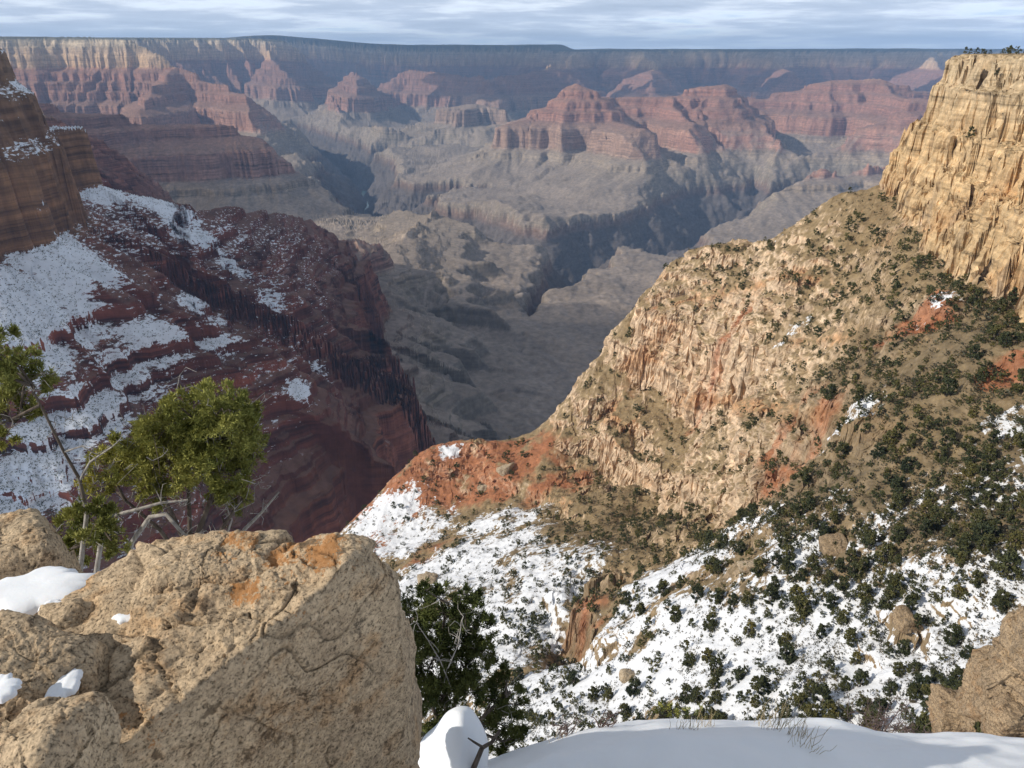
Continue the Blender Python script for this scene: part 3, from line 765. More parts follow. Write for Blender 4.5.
def bark_material(name, a, bcol, scale=30):
    m, nt, b = new_mat(name, 0.9, 0.1)
    tc = N(nt, 'ShaderNodeTexCoord')
    mp = N(nt, 'ShaderNodeMapping'); mp.inputs['Scale'].default_value = (1, 1, 0.25); L(nt, tc.outputs['Object'], mp.inputs['Vector'])
    n = noise_n(nt, mp.outputs[0], scale, 6, 0.65)
    L(nt, mix_n(nt, ramp_n(nt, n, [(0.35, 0.0), (0.65, 1.0)]), a, bcol), b.inputs['Base Color'])
    bp = N(nt, 'ShaderNodeBump', inp={'Strength': 0.6, 'Distance': 0.01}); L(nt, n, bp.inputs['Height']); L(nt, bp.outputs[0], b.inputs['Normal'])
    return m
M_JUN = foliage_material('dark juniper leaves', (.038, .046, .021), (.098, .102, .048), 0.9)
M_BUSH = foliage_material('dull bush leaves', (.060, .056, .036), (.12, .11, .075), 0.6)
M_BARK = bark_material('grey brown bark', (.16, .13, .10), (.30, .26, .21), 12)

def leaf_quads(centres, size, rng, up=0.35):
    n = len(centres)
    a = rng.normal(size=(n, 3)); a /= np.linalg.norm(a, axis=1)[:, None]
    b = np.cross(a, rng.normal(size=(n, 3))); b /= np.linalg.norm(b, axis=1)[:, None]
    s = (size * rng.uniform(0.6, 1.3, n))[:, None]
    V = np.stack([centres - a * s, centres - b * s * 0.6, centres + a * s, centres + b * s * 0.6], 1).reshape(-1, 3)
    return V, np.arange(4 * n).reshape(n, 4)
def crown_points(rng, n_clump, n_leaf, h, w, conic=0.0):
    """leaf places gathered in clumps through a crown h high and w wide, standing on z=0"""
    out = []
    for i in range(n_clump):
        zz = rng.uniform(0.12, 0.97)
        rr = w * 0.5 * (1 - (abs(zz - 0.42) / 0.62) ** 2.2) ** 0.5 if abs(zz - 0.42) < 0.62 else 0.1
        rr *= (1 - conic * zz)
        a = rng.uniform(0, 2 * np.pi); r = rr * rng.uniform(0.35, 1.0)
        c = np.array([r * np.cos(a), r * np.sin(a), zz * h])
        cs = w * rng.uniform(0.10, 0.19)
        p = rng.normal(size=(n_leaf, 3)); p /= np.linalg.norm(p, axis=1)[:, None]
        p *= rng.uniform(0.3, 1.0, (n_leaf, 1)) * cs
        p[:, 2] *= 0.75
        out.append(c + p)
    return np.concatenate(out)
def tube_mesh(paths, sides=6):
    """paths: lists of (point, radius); one mesh"""
    V, F = [], []
    for path in paths:
        base = len(V)
        pts = [Vector(p) for p, r in path]
        for i, (p, r) in enumerate(path):
            d = (pts[min(i + 1, len(pts) - 1)] - pts[max(i - 1, 0)]).normalized()
            x = d.orthogonal().normalized() if i == 0 else (x - d * x.dot(d)).normalized()
            y = d.cross(x)
            for k in range(sides):
                a = 2 * math.pi * k / sides
                V.append(pts[i] + (x * math.cos(a) + y * math.sin(a)) * r)
        for i in range(len(path) - 1):
            for k in range(sides):
                a = base + i * sides + k; b = base + i * sides + (k + 1) % sides
                F.append((a, b, b + sides, a + sides))
    return [tuple(v) for v in V], F

# ---------------------------------------------------------------- junipers and bushes scattered over the slope
TREE_DENS = [(905, 390, 130, 95, .72), (820, 290, 110, 60, .7), (720, 265, 60, 22, .7), (900, 245, 70, 35, .7), (760, 527, 190, 26, 1.0), (600, 600, 50, 40, .40), (480, 600, 100, 60, .32), (950, 520, 90, 60, .85), (700, 660, 170, 50, .20), (540, 640, 60, 60, .30), (440, 500, 70, 50, .25), (970, 300, 60, 40, .8), (800, 480, 60, 40, .6), (640, 500, 80, 40, .45), (990, 230, 40, 20, .3), (690, 400, 90, 60, .36), (600, 460, 60, 50, .4), (860, 580, 120, 50, .6)]
def scatter():
    P, n, sn, ex = SLOPE_GRID
    rng = np.random.RandomState(21)
    u, v, dep = world_to_px(P)
    dens = np.full(u.shape, 0.17)
    for a, b, c, d, w in TREE_DENS:
        dens = np.maximum(dens, w * np.exp(-((u - a) / c) ** 2 - ((v - b) / d) ** 2))
    dens *= sstep(0.25, 0.45, n[..., 2]) * (1 - 0.93 * ex['wall']) * (0.6 + 0.7 * fbm2(P[..., 0] / 25, P[..., 1] / 25, 3))
    ok = (u > 330) & (u < 1090) & (v > 60) & (v < 790) & (dep > 120)
    dens = np.where(ok, np.clip(dens, 0, 1), 0).reshape(-1)
    Pf = P.reshape(-1, 3); depf = dep.reshape(-1); uf = u.reshape(-1); vf = v.reshape(-1)
    cand = rng.choice(len(dens), 45000, p=dens / dens.sum())
    trees, grid = [], {}
    for i in cand:
        h = rng.choice([rng.uniform(1.8, 3.2), rng.uniform(2.9, 5.0), rng.uniform(4.6, 7.0)], p=[.36, .44, .20])
        rad = h * 0.36
        x, y, z = Pf[i]
        key = (int(x // 6), int(y // 6))
        if any((x - a) ** 2 + (y - b) ** 2 < (0.8 * (rad + r)) ** 2 for kx in (-1, 0, 1) for ky in (-1, 0, 1) for a, b, r in grid.get((key[0] + kx, key[1] + ky), ())): continue
        grid.setdefault(key, []).append((x, y, rad))
        trees.append((x, y, z, h, h / depf[i], uf[i], vf[i], sn.reshape(-1)[i]))
        if len(trees) >= 3000: break
    # the flat top of the cliff
    for k in range(46):
        p = at(rng.uniform(962, 1030), 56, None, rng.uniform(330, 470))
        j = np.argmin((Pf[:, 0] - p[0]) ** 2 + (Pf[:, 1] - p[1]) ** 2)
        if Pf[j, 2] < -12: continue
        h = rng.uniform(2.0, 4.2)
        trees.append((*Pf[j], h, h / depf[j], uf[j], vf[j], -1))
    trees.sort(key=lambda q: -q[4])
    return trees
def juniper_variant(seed):
    rng = np.random.RandomState(seed)
    w = rng.uniform(0.62, 0.95); con = rng.uniform(0, 0.5)
    pts = crown_points(rng, 46, 34, 1.0, w, con)
    V, F = leaf_quads(pts, 0.05, rng)
    crown = raw_mesh('crown', V, F, M_JUN)
    paths = []
    top = None
    for i in range(rng.randint(2, 4)):
        a = rng.uniform(0, 6.28); tip = Vector((0.16 * math.cos(a), 0.16 * math.sin(a), rng.uniform(0.45, 0.7)))
        paths.append([((0.012 * i, 0, -0.12), 0.035), (tuple(tip * 0.45 + Vector((0.02, 0.01, 0))), 0.024), (tuple(tip), 0.010)])
    V, F = tube_mesh(paths, 5)
    trunk = raw_mesh('trunk', V, F, M_BARK)
    return crown, trunk
def zone_label(u, v, sn, h):
    if sn < 0: return ('low dark juniper on the flat rim above the tan cliff', 'junipers along the top of the tan cliff')
    big = 'tall' if h > 5 else ('middling' if h > 3.4 else 'small')
    if sn > 0.45: where, g = 'standing in the snow on the bowl floor', 'on the snowy bowl floor'
    elif v < 330 and u > 620: where, g = 'on the dry tan upper slope below the cliff', 'on the dry upper slope'
    elif u < 660: where, g = 'among the red and tan rubble of the far spur', 'on the rubble of the far spur'
    elif u < 780: where, g = 'on the ledges of the pale broken cliff', 'on the pale cliff ledges'
    else: where, g = 'in the thick scrub of the brown right hand slope', 'in the scrub of the brown slope'
    return (big + ' dark green juniper ' + where, big + ' junipers ' + g)
def build_scatter():
    trees = scatter()
    rng = np.random.RandomState(4)
    protos = []
    for k in range(6):
        crown, trunk = juniper_variant(100 + k)
        protos.append((crown, trunk))
    for i, (x, y, z, h, s, u, v, sn) in enumerate(trees[:300]):
        crown, trunk = protos[rng.randint(6)]
        r = bpy.data.objects.new('juniper_tree', None); scn.collection.objects.link(r)
        r.empty_display_size = 0.1
        r.location = (x, y, z - 0.03 * h); r.rotation_euler = (rng.uniform(-.08, .08), rng.uniform(-.08, .08), rng.uniform(0, 6.28)); k = h * rng.uniform(0.9, 1.15)
        r.scale = (k, k, h)
        lab, grp = zone_label(u, v, sn, h)
        tag(r, lab, 'tree', grp)
        link('crown', crown, r); link('trunk', trunk, r)
    # the many smaller ones, one mass
    Vs, Fs, off = [], [], 0
    small = []
    for k in range(5):
        rg = np.random.RandomState(300 + k)
        pts = crown_points(rg, 22, 13, 1.0, rg.uniform(0.7, 1.0), rg.uniform(0, 0.5))
        small.append(leaf_quads(pts, 0.07, rg))
    for (x, y, z, h, s, u, v, sn) in trees[300:]:
        V, F = small[rng.randint(5)]
        a = rng.uniform(0, 6.28); c, sn_ = math.cos(a), math.sin(a)
        R = np.array([[c, -sn_, 0], [sn_, c, 0], [0, 0, 1]])
        Vs.append(V @ R.T * h + np.array([x, y, z - 0.05 * h])); Fs.append(F + off); off += len(V)
    o = link('distant_juniper_scrub', raw_mesh('distant_juniper_scrub', np.concatenate(Vs), np.concatenate(Fs), M_JUN)); o['kind'] = 'stuff'
    # knee high bushes poking through snow and soil
    P, n, snw, ex = SLOPE_GRID
    u, v, dep = world_to_px(P)
    w = ((u > 330) & (u < 1060) & (v > 200) & (v < 780) & (dep > 90)) * sstep(0.45, 0.65, n[..., 2]) * np.clip(0.45 + 0.9 * fbm2(P[..., 0] / 18, P[..., 1] / 18, 3), 0.05, 1.2)
    w = (w * (0.65 + 0.5 * snw) * (1 - ex['wall'])).reshape(-1)
    pick = rng.choice(len(w), 10500, p=w / w.sum(), replace=False)
    Vs, Fs, off = [], [], 0
    tiny = []
    for k in range(6):
        rg = np.random.RandomState(500 + k)
        pts = rg.normal(size=(16, 3)) * np.array([.42, .42, .22]) + np.array([0, 0, .3])
        tiny.append(leaf_quads(pts, 0.26, rg))
    for i in pick:
        V, F = tiny[rng.randint(6)]
        h = rng.uniform(0.35, 1.0) * (1.0 if rng.rand() < .85 else 1.6)
        Vs.append(V * h + P.reshape(-1, 3)[i]); Fs.append(F + off); off += len(V)
    dn = np.full(u.shape, 0.10)
    for a, b, c, d, w_ in TREE_DENS: dn = np.maximum(dn, w_ * np.exp(-((u - a) / c) ** 2 - ((v - b) / d) ** 2))
    dn = (dn * sstep(640, 560, v) * ((u > 330) & (u < 1060) & (v > 180) & (v < 780) & (dep > 90)) * sstep(0.3, 0.5, n[..., 2]) * (1 - ex['wall'])).reshape(-1)
    for i in rng.choice(len(dn), 3000, p=dn / dn.sum(), replace=False):
        V, F = tiny[rng.randint(6)]
        Vs.append(V * rng.uniform(1.1, 2.3) + P.reshape(-1, 3)[i]); Fs.append(F + off); off += len(V)
    o = link('low_brush', raw_mesh('low_brush', np.concatenate(Vs), np.concatenate(Fs), M_BUSH)); o['kind'] = 'stuff'
build_scatter()
def build_canyon_brush():
    rg = np.random.RandomState(9); pos = CANYON_BRUSH[0]
    n = len(pos); h = rg.uniform(1.2, 3.2, n)
    c = np.repeat(pos, 5, 0) + rg.normal(size=(n * 5, 3)) * np.array([.35, .35, .25]) * np.repeat(h, 5)[:, None] + np.array([0, 0, .35]) * np.repeat(h, 5)[:, None]
    V, F = leaf_quads(c, 0.72, rg)
    o = link('distant_brush', raw_mesh('distant_brush', V, F, M_JUN)); o['kind'] = 'stuff'
build_canyon_brush()

# ---------------------------------------------------------------- foreground: rocks
def rock_material(name, base, dark, pit_scale, lichen=True):
    m, nt, b = new_mat(name, 0.92, 0.15)
    p = N(nt, 'ShaderNodeTexCoord').outputs['Object']
    n1 = noise_n(nt, p, pit_scale * 0.35, 8, 0.6); n2 = noise_n(nt, p, pit_scale * 3.2, 6, 0.7); n3 = noise_n(nt, p, pit_scale * 1.1, 8, 0.72)
    c = mix_n(nt, ramp_n(nt, n1, [(0.32, 0.0), (0.68, 1.0)]), base, dark)
    c = mix_n(nt, 1.0, c, ramp_n(nt, n2, [(0.30, 0.38), (0.47, 0.95), (0.75, 1.35)]), 'MULTIPLY')
    n6 = noise_n(nt, p, pit_scale * 8.5, 4, 0.75)
    c = mix_n(nt, 1.0, c, ramp_n(nt, n6, [(0.37, 0.28), (0.47, 1.0), (0.70, 1.30)]), 'MULTIPLY')
    ochre = noise_n(nt, p, pit_scale * 0.55, 7, 0.7)
    c = mix_n(nt, ramp_n(nt, ochre, [(0.52, 0.0), (0.66, 0.55)]), c, mix_n(nt, 1.0, c, (1.0, 0.72, 0.45), 'MULTIPLY'))
    spots = ramp_n(nt, n3, [(0.575, 0.0), (0.63, 1.0)])
    c = mix_n(nt, math_n(nt, 'MULTIPLY', spots, 0.72), c, (.055, .045, .035))
    v = N(nt, 'ShaderNodeTexVoronoi', inp={'Scale': pit_scale * 5.0}); L(nt, p, v.inputs['Vector'])
    pits = ramp_n(nt, v.outputs['Distance'], [(0.05, 0.0), (0.28, 1.0)])
    if lichen:
        a = N(nt, 'ShaderNodeAttribute', attribute_name='lichen').outputs['Fac']
        n4 = math_n(nt, 'ADD', math_n(nt, 'MULTIPLY', noise_n(nt, p, pit_scale * 4.5, 6, 0.8), 0.6), math_n(nt, 'MULTIPLY', noise_n(nt, p, pit_scale * 0.9, 3, 0.5), 0.4))
        f = math_n(nt, 'ADD', math_n(nt, 'MULTIPLY', math_n(nt, 'SUBTRACT', n4, 0.5), 4.6), math_n(nt, 'MULTIPLY', a, 0.80))
        f = math_n(nt, 'MULTIPLY', ramp_n(nt, f, [(0.52, 0.0), (0.62, 1.0)]), ramp_n(nt, a, [(0.02, 0.0), (0.1, 1.0)]))
        c = mix_n(nt, math_n(nt, 'MULTIPLY', f, 0.8), c, (.38, .17, .055))
        n5 = noise_n(nt, p, pit_scale * 0.8, 5, 0.6)
        c = mix_n(nt, ramp_n(nt, n5, [(0.71, 0.0), (0.745, 0.5)]), c, (.33, .34, .34))
    cr = N(nt, 'ShaderNodeAttribute', attribute_name='crack').outputs['Fac']
    c = mix_n(nt, math_n(nt, 'MULTIPLY', cr, 0.75), c, (.06, .045, .03))
    L(nt, c, b.inputs['Base Color'])
    h = math_n(nt, 'ADD', math_n(nt, 'MULTIPLY', n2, 0.6), math_n(nt, 'MULTIPLY', pits, 0.35))
    h = math_n(nt, 'ADD', h, math_n(nt, 'MULTIPLY', n3, 0.8))
    bp = N(nt, 'ShaderNodeBump', inp={'Strength': 0.7, 'Distance': 0.16 / pit_scale}); L(nt, h, bp.inputs['Height']); L(nt, bp.outputs[0], b.inputs['Normal'])
    return m
M_ROCK = rock_material('weathered tan limestone', (.52, .40, .265), (.37, .275, .18), 9.0)
M_CRAG = rock_material('brown limestone crag', (.36, .26, .16), (.25, .185, .12), 0.55, False)
def boulder(name, centre, planes, seed, sub, mat, size, p=12, amp=1.0, lichen=(), cracks=1.0, strata=0.0, flat=None):
    """rock bounded by weathered facets: planes are (normal, point)"""
    bm = bmesh.new(); bmesh.ops.create_icosphere(bm, subdivisions=sub, radius=1.0)
    D = np.array([v.co[:] for v in bm.verts]); F = np.array([[v.index for v in f.verts] for f in bm.faces]); bm.free()
    D /= np.linalg.norm(D, axis=1)[:, None]
    c = np.array(centre, float)
    inv = np.zeros(len(D)); wf = np.zeros(len(D))
    for ip, (n, q) in enumerate(planes):
        n = np.array(n, float); n /= np.linalg.norm(n)
        dist = float(n @ (np.array(q, float) - c))
        assert dist > 0, (name, n, q)
        inv += np.maximum(D @ n / dist, 0) ** p
        if ip == flat: wf = np.maximum(D @ n / dist, 0) ** p
    wf = wf / np.maximum(inv, 1e-30)
    r = np.maximum(inv, (0.2 / size) ** p) ** (-1.0 / p)
    P = D * r[:, None]
    def nz(sc, o, ofs=0): return fbm3(((P + seed * 7.7 + ofs) / (sc * size)).astype(np.float32), o, 0.55)
    W = P + 0.05 * size * np.stack([nz(0.35, 2, 1), nz(0.35, 2, 2), nz(0.35, 2, 3)], 1)
    # broken facets: a few overlapping sets of blocks
    # broken plates at slightly different levels and tilts, with open joints between some of them
    rgp = np.random.RandomState(seed * 13 + 1)
    facet = np.zeros(len(P)); joint = np.zeros(len(P))
    for count, off, tilt, jw in ((26 if sub < 8 else 60, .012, .10, .010), (110 if sub < 8 else 320, .004, .12, .0035)):
        ids = rgp.choice(len(P), count, replace=False); C_ = (P / size)[ids]
        offs = rgp.uniform(-1, 1, count) * off; tl = rgp.normal(size=(count, 3)) * tilt
        Wn = (P + 0.03 * size * np.stack([nz(.10, 3, 21), nz(.10, 3, 22), nz(.10, 3, 23)], 1)) / size
        for k0 in range(0, len(P), 40000):
            q_ = Wn[k0:k0 + 40000]
            d2 = ((q_[:, None, :] - C_[None]) ** 2).sum(-1)
            i_ = np.argpartition(d2, 1, axis=1)[:, :2]
            r_ = np.take_along_axis(d2, i_, 1); sw = r_[:, 0] > r_[:, 1]
            n1_ = np.where(sw, i_[:, 1], i_[:, 0]); n2_ = np.where(sw, i_[:, 0], i_[:, 1])
            gap = np.abs(np.sqrt(r_[:, 0]) - np.sqrt(r_[:, 1]))
            f_ = offs[n1_] + np.clip((tl[n1_] * (q_ - C_[n1_])).sum(1), -2 * off, 2 * off)
            facet[k0:k0 + 40000] += f_
            open_ = (np.sin((n1_ + n2_) * 12.9898) > 0.45)
            joint[k0:k0 + 40000] = np.maximum(joint[k0:k0 + 40000], np.clip(1 - gap / jw, 0, 1) * open_)
    d = 0.026 * nz(0.42, 4) + 0.010 * (1 - 2 * np.abs(nz(0.20, 4, 5))) + 0.005 * nz(0.075, 3, 7) + 0.005 * nz(0.033, 4, 9) - 0.008 + facet
    d = d + strata * 0.05 * noise3(np.stack([W[:, 0] / (1.5 * size), W[:, 1] / (1.5 * size), W[:, 2] / (0.09 * size)], 1).astype(np.float32))
    a1 = np.abs(noise3(((W + seed * 5.3) / (0.33 * size)).astype(np.float32))); a2 = np.abs(noise3(((W + seed * 9.1) / (0.13 * size)).astype(np.float32)))
    m1 = sstep(-0.35, 0.10, noise3(((W + seed) / (0.4 * size)).astype(np.float32)))
    crack = np.clip(1 - a1 / 0.030, 0, 1) * m1 + 0.5 * np.clip(1 - a2 / 0.035, 0, 1) * sstep(-0.1, 0.3, noise3(((W + 3 + seed) / (0.3 * size)).astype(np.float32)))
    crack = np.clip(crack * (1 - 0.2 * wf) + joint * (1 - 0.6 * wf), 0, 1)
    d = d * (1 - 0.72 * wf) + wf * (0.006 * nz(0.022, 3, 31) - 0.012 * np.clip(nz(0.05, 3, 33) - 0.25, 0, 1))
    d = d * amp - 0.018 * cracks * crack
    P = P + D * (d * size)[:, None]
    me = raw_mesh(name, P, F, mat, True)
    o = link(name, me, None, tuple(c))
    Pw = P + c
    li = np.zeros(len(P))
    for (pt, rad, w) in lichen:
        li = np.maximum(li, w * np.exp(-((Pw - np.array(pt)) ** 2).sum(1) / rad ** 2))
    a = me.attributes.new('lichen', 'FLOAT', 'POINT'); a.data.foreach_set('value', li.astype(np.float32))
    a = me.attributes.new('crack', 'FLOAT', 'POINT'); a.data.foreach_set('value', np.clip(crack * cracks, 0, 1).astype(np.float32))
    return o
def box_planes(c, hx, hy, hz, rng, tilt=0.25, extra=5):
    c = np.array(c, float); out = []
    for ax, h in ((0, hx), (1, hy), (2, hz)):
        for s in (-1, 1):
            n = np.zeros(3); n[ax] = s; n += rng.uniform(-tilt, tilt, 3); n /= np.linalg.norm(n)
            out.append((n, c + n * h))
    for i in range(extra):
        n = rng.normal(size=3); n /= np.linalg.norm(n)
        out.append((n, c + n * np.linalg.norm(n * np.array([hx, hy, hz])) * rng.uniform(0.95, 1.2)))
    return out
def build_rocks():
    A = lambda u, v, Y: at(u, v, None, Y)
    e1, e2 = A(70, 770, 1.62), A(345, 592, 2.38)
    e = (e2 - e1) / np.linalg.norm(e2 - e1)
    face_n = np.cross(e, np.array([0.10, -0.12, 1.0])); face_n /= np.linalg.norm(face_n)
    if face_n[0] < 0: face_n = -face_n
    face_n = face_n + np.array([0, 0, 0.10])
    c = np.array([-1.02, 2.38, -2.52])
    lich = [(A(225, 540, 2.6), .10, .75), (A(280, 560, 2.5), .16, .85), (A(320, 550, 2.5), .13, 1.0), (A(245, 585, 2.35), .10, .85), (A(143, 647, 2.0), .035, .85), (A(105, 643, 2.05), .03, .7), (A(300, 545, 2.6), .10, 1.0),
            (A(240, 690, 1.95), .10, .40), (A(330, 690, 2.1), .14, .36), (A(140, 735, 1.75), .12, .36), (A(370, 720, 2.2), .12, .34), (A(300, 630, 2.2), .1, .38)]
    planes = [((-0.10, -0.16, 0.98), A(210, 610, 2.24)), (face_n, (e1 + e2) / 2), ((0.96, 0.08, 0.0), A(398, 670, 2.32)), ((0.80, 0.05, 0.60), A(356, 552, 2.5)), ((0.93, 0.05, 0.36), A(391, 604, 2.42)), ((0.1, 0.93, 0.42), A(235, 530, 2.66)), ((-0.8, 0.55, 0.25), A(95, 585, 2.55)),
              ((-0.9, -0.3, 0.1), A(0, 700, 1.7) + np.array([-.1, 0, 0])), ((0, 0, -1), c + np.array([0, 0, -1.1])), ((0, -1, -.1), c + np.array([0, -1.0, 0]))]
    o = boulder('boulder', c, planes, 3, 8, M_ROCK, 1.1, 34, 1.0, lich, flat=1)
    tag(o, 'large tan boulder with orange lichen on top and a shaded right face', 'boulder')
    rng = np.random.RandomState(3)
    def small(u, v, Y, hx, hy, hz, seed, label, sub=6, lichen=(), mat=M_ROCK, rz=0.0, tilt=.25):
        cc = A(u, v, Y) + np.array([0, 0, -hz * 0.85]); 
        o = boulder('boulder', cc, box_planes(cc, hx, hy, hz, np.random.RandomState(seed), tilt), seed, sub, mat, max(hx, hy, hz) * 1.6, 9, 1.0, lichen)
        return tag(o, label, 'boulder', 'boulders on the near rim')
    small(306, 566, 2.46, .13, .13, .14, 11, 'blocky tan knob covered in orange lichen at the right end of the big boulder', 7, [(A(300, 545, 2.5), .2, 1.0), (A(335, 555, 2.5), .15, .8)])
    small(205, 557, 2.50, .26, .15, .14, 12, 'humped tan rock crest along the back of the big boulder', 7, [(A(225, 538, 2.5), .12, .7)])
    small(30, 650, 1.95, .20, .22, .20, 13, 'cracked tan boulder at the left edge between the two snow patches', 7)
    small(38, 735, 1.52, .16, .15, .2, 14, 'pale tan boulder in the lower left corner', 7)
    small(66, 612, 2.30, .09, .09, .12, 15, 'small rounded tan rock beside the bright snow patch', 6)
    small(68, 718, 1.66, .05, .05, .07, 18, 'small pinkish stone wedged in the crack beside the corner boulder', 6)
    small(8, 545, 3.6, .30, .3, .42, 16, 'dark pitted boulder at the left edge beneath the pine', 7, [(A(20, 520, 3.4), .2, .4)])
    # the brown crag at the right
    for (u, v, Y, hx, hy, hz, seed, lab) in [(1034, 650, 88, 4.2, 5, 12, 31, 'tall brown limestone block at the right edge above the snow bank'), (990, 684, 92, 3.4, 4.0, 8, 32, 'slanting brown limestone block left of the tall edge block'), (953, 712, 94, 2.6, 3.0, 5, 33, 'low brown limestone block beside the bare bush'), (1008, 716, 84, 2.8, 3, 4.5, 34, 'low snow dusted brown block in front of the tall edge block')]:
        cc = A(u, v, Y) + np.array([0, 0, -hz * 0.35])
        o = boulder('rock_block', cc, box_planes(cc, hx, hy, hz, np.random.RandomState(seed), .35, 14), seed, 7, M_CRAG, max(hx, hy, hz) * 1.3, 26, 1.2, strata=1.0)
        tag(o, lab, 'rock', 'blocks of the brown crag')
    # loose boulders out on the slope
    Pf = SLOPE_GRID[0].reshape(-1, 3); uu, vv, dd = world_to_px(Pf)
    for (u, v, w, seed, lab) in [(505, 472, 15, 41, 'pale triangular boulder on the red spur'), (482, 490, 10, 42, 'small pale boulder below the triangular one'), (428, 582, 20, 43, 'snow capped pale boulder above the dark juniper'), (628, 678, 17, 44, 'flat topped boulder in the snow left of the bowl floor'), (748, 570, 20, 45, 'grey boulder among junipers at the top of the snow'), (835, 552, 26, 46, 'broad brown boulder in the scrub right of the snow'), (905, 625, 26, 47, 'wide brown boulder near the crag on the right')]:
        j = int(np.argmin((uu - u) ** 2 + (vv - v) ** 2 + 0.05 * dd))
        h = w * dd[j] / F_PX / 2
        cc = Pf[j] + np.array([0, 0, h * 0.25])
        o = boulder('boulder', cc, box_planes(cc, h, h * .8, h * .62, np.random.RandomState(seed), .35), seed, 5, M_CRAG if seed > 45 else M_PALE, h * 1.6, 9, 1.4)
        tag(o, lab, 'boulder', 'boulders lying on the slope')
M_PALE = rock_material('pale limestone', (.46, .37, .26), (.36, .28, .19), 1.1, False)
build_rocks()

# ---------------------------------------------------------------- foreground: snow
def snow_material():
    m, nt, b = new_mat('snow', 0.7, 0.25)
    p = N(nt, 'ShaderNodeTexCoord').outputs['Object']
    b.inputs['Base Color'].default_value = (.84, .86, .89, 1)
    b.inputs['Subsurface Weight'].default_value = 0.15
    b.inputs['Subsurface Radius'].default_value = (.02, .025, .03)
    bp = N(nt, 'ShaderNodeBump', inp={'Strength': 0.35, 'Distance': 0.02})
    h = math_n(nt, 'ADD', noise_n(nt, p, 6.0, 5, 0.55), math_n(nt, 'MULTIPLY', noise_n(nt, p, 70.0, 4, 0.6), 0.12))
    L(nt, h, bp.inputs['Height']); L(nt, bp.outputs[0], b.inputs['Normal'])
    return m
M_SNOW = snow_material()
CRESTPX = [(-200, 800), (300, 800), (430, 770), (520, 742), (560, 729), (620, 716), (665, 709), (720, 708), (790, 711), (840, 716), (880, 723), (930, 727), (1024, 730), (1200, 742)]
YC = 4.0
def bank_height(x, y):
    cx = [at(u, v, None, YC) for u, v in CRESTPX]
    tx = [q[0] / q[1] for q in cx]; tz = [q[2] for q in cx]
    zc = np.interp(x / np.maximum(y, 0.5), tx, tz)
    f = y / YC
    z = np.where(f < 1, -1.62 + (zc + 1.62) * np.clip(f, -1, 1) ** 1.02, zc - 1.15 * (y - YC) - 0.35 * (y - YC) ** 2)
    z = np.where(y < 0, -1.62 + 0.05 * y, z)
    z = z - 0.10 * np.exp(-((f - 1) / 0.10) ** 2)
    z = z + 0.07 * fbm2(x / 1.3, y / 0.9, 3) * sstep(0.3, 1.2, y) + 0.012 * fbm2(x / 0.22, y / 0.22, 3)
    return z
def build_bank():
    xs = np.linspace(-7, 9, 420); ys = np.linspace(-3, 7.5, 320)
    X, Y = np.meshgrid(xs, ys, indexing='ij')
    Z = bank_height(X, Y)
    grid_mesh('snow_ground', np.stack([X, Y, Z], -1), {}, M_SNOW)
build_bank()
def snow_lump(u, v, Y, rx, ry, h, label, seed, rz=0.0, lift=0.0, name='snow_patch', group='snow patches on the boulder'):
    c = at(u, v, None, Y)
    n, m = 60, 26
    th = np.linspace(0, 2 * np.pi, n, endpoint=False); rr = np.linspace(0, 1, m)
    R, T = np.meshgrid(rr, th, indexing='ij')
    out = 1 + (0.30 * fbm2(np.cos(T) * 1.4 + seed * 3.3, np.sin(T) * 1.4 + seed, 4, .6) if h < .3 else 0.10 * noise2(np.cos(T) + seed, np.sin(T)))
    x = R * out * rx * np.cos(T); y = R * out * ry * np.sin(T)
    z = h * (1 - R ** (7.0 if h < .3 else 1.9)) * (1 + (0.22 if h < .3 else 0.10) * fbm2(x / rx * 1.1 + seed, y / ry * 1.1, 2)) - 0.5 * h * (R > .97)
    if h > .3: x = x + 0.30 * np.maximum(z, 0) + .03 * np.sin(z * 9); y = y + .1 * z
    V = np.stack([x * math.cos(rz) - y * math.sin(rz), x * math.sin(rz) + y * math.cos(rz), z], -1).reshape(-1, 3)
    F = []
    for i in range(m - 1):
        for j in range(n):
            F.append((i * n + j, (i + 1) * n + j, (i + 1) * n + (j + 1) % n, i * n + (j + 1) % n))
    o = link(name, raw_mesh(name, V, F, M_SNOW, True), None, tuple(c + np.array([0, 0, lift])))
    return tag(o, label, 'snow', group)

snow_lump(30, 592, 2.62, .25, .15, .03, 'broad bright snow patch behind the boulder at the left edge', 1, 0.2)
snow_lump(55, 609, 2.36, .055, .03, .03, 'thin snow tongue just below the broad left snow patch', 2, 0.3)
snow_lump(64, 684, 1.86, .045, .085, .014, 'thumb shaped snow patch wedged between two boulders', 3, 0.1)
snow_lump(-2, 690, 1.75, .06, .06, .013, 'small snow patch cut off by the left edge of the photo', 4)
snow_lump(128, 617, 2.26, .055, .03, .012, 'thin snow strip in the hollow of the boulder top', 5, 0.1)
snow_lump(186, 604, 2.33, .055, .035, .014, 'greyish snow remnant in the middle of the boulder top', 6, -0.2)

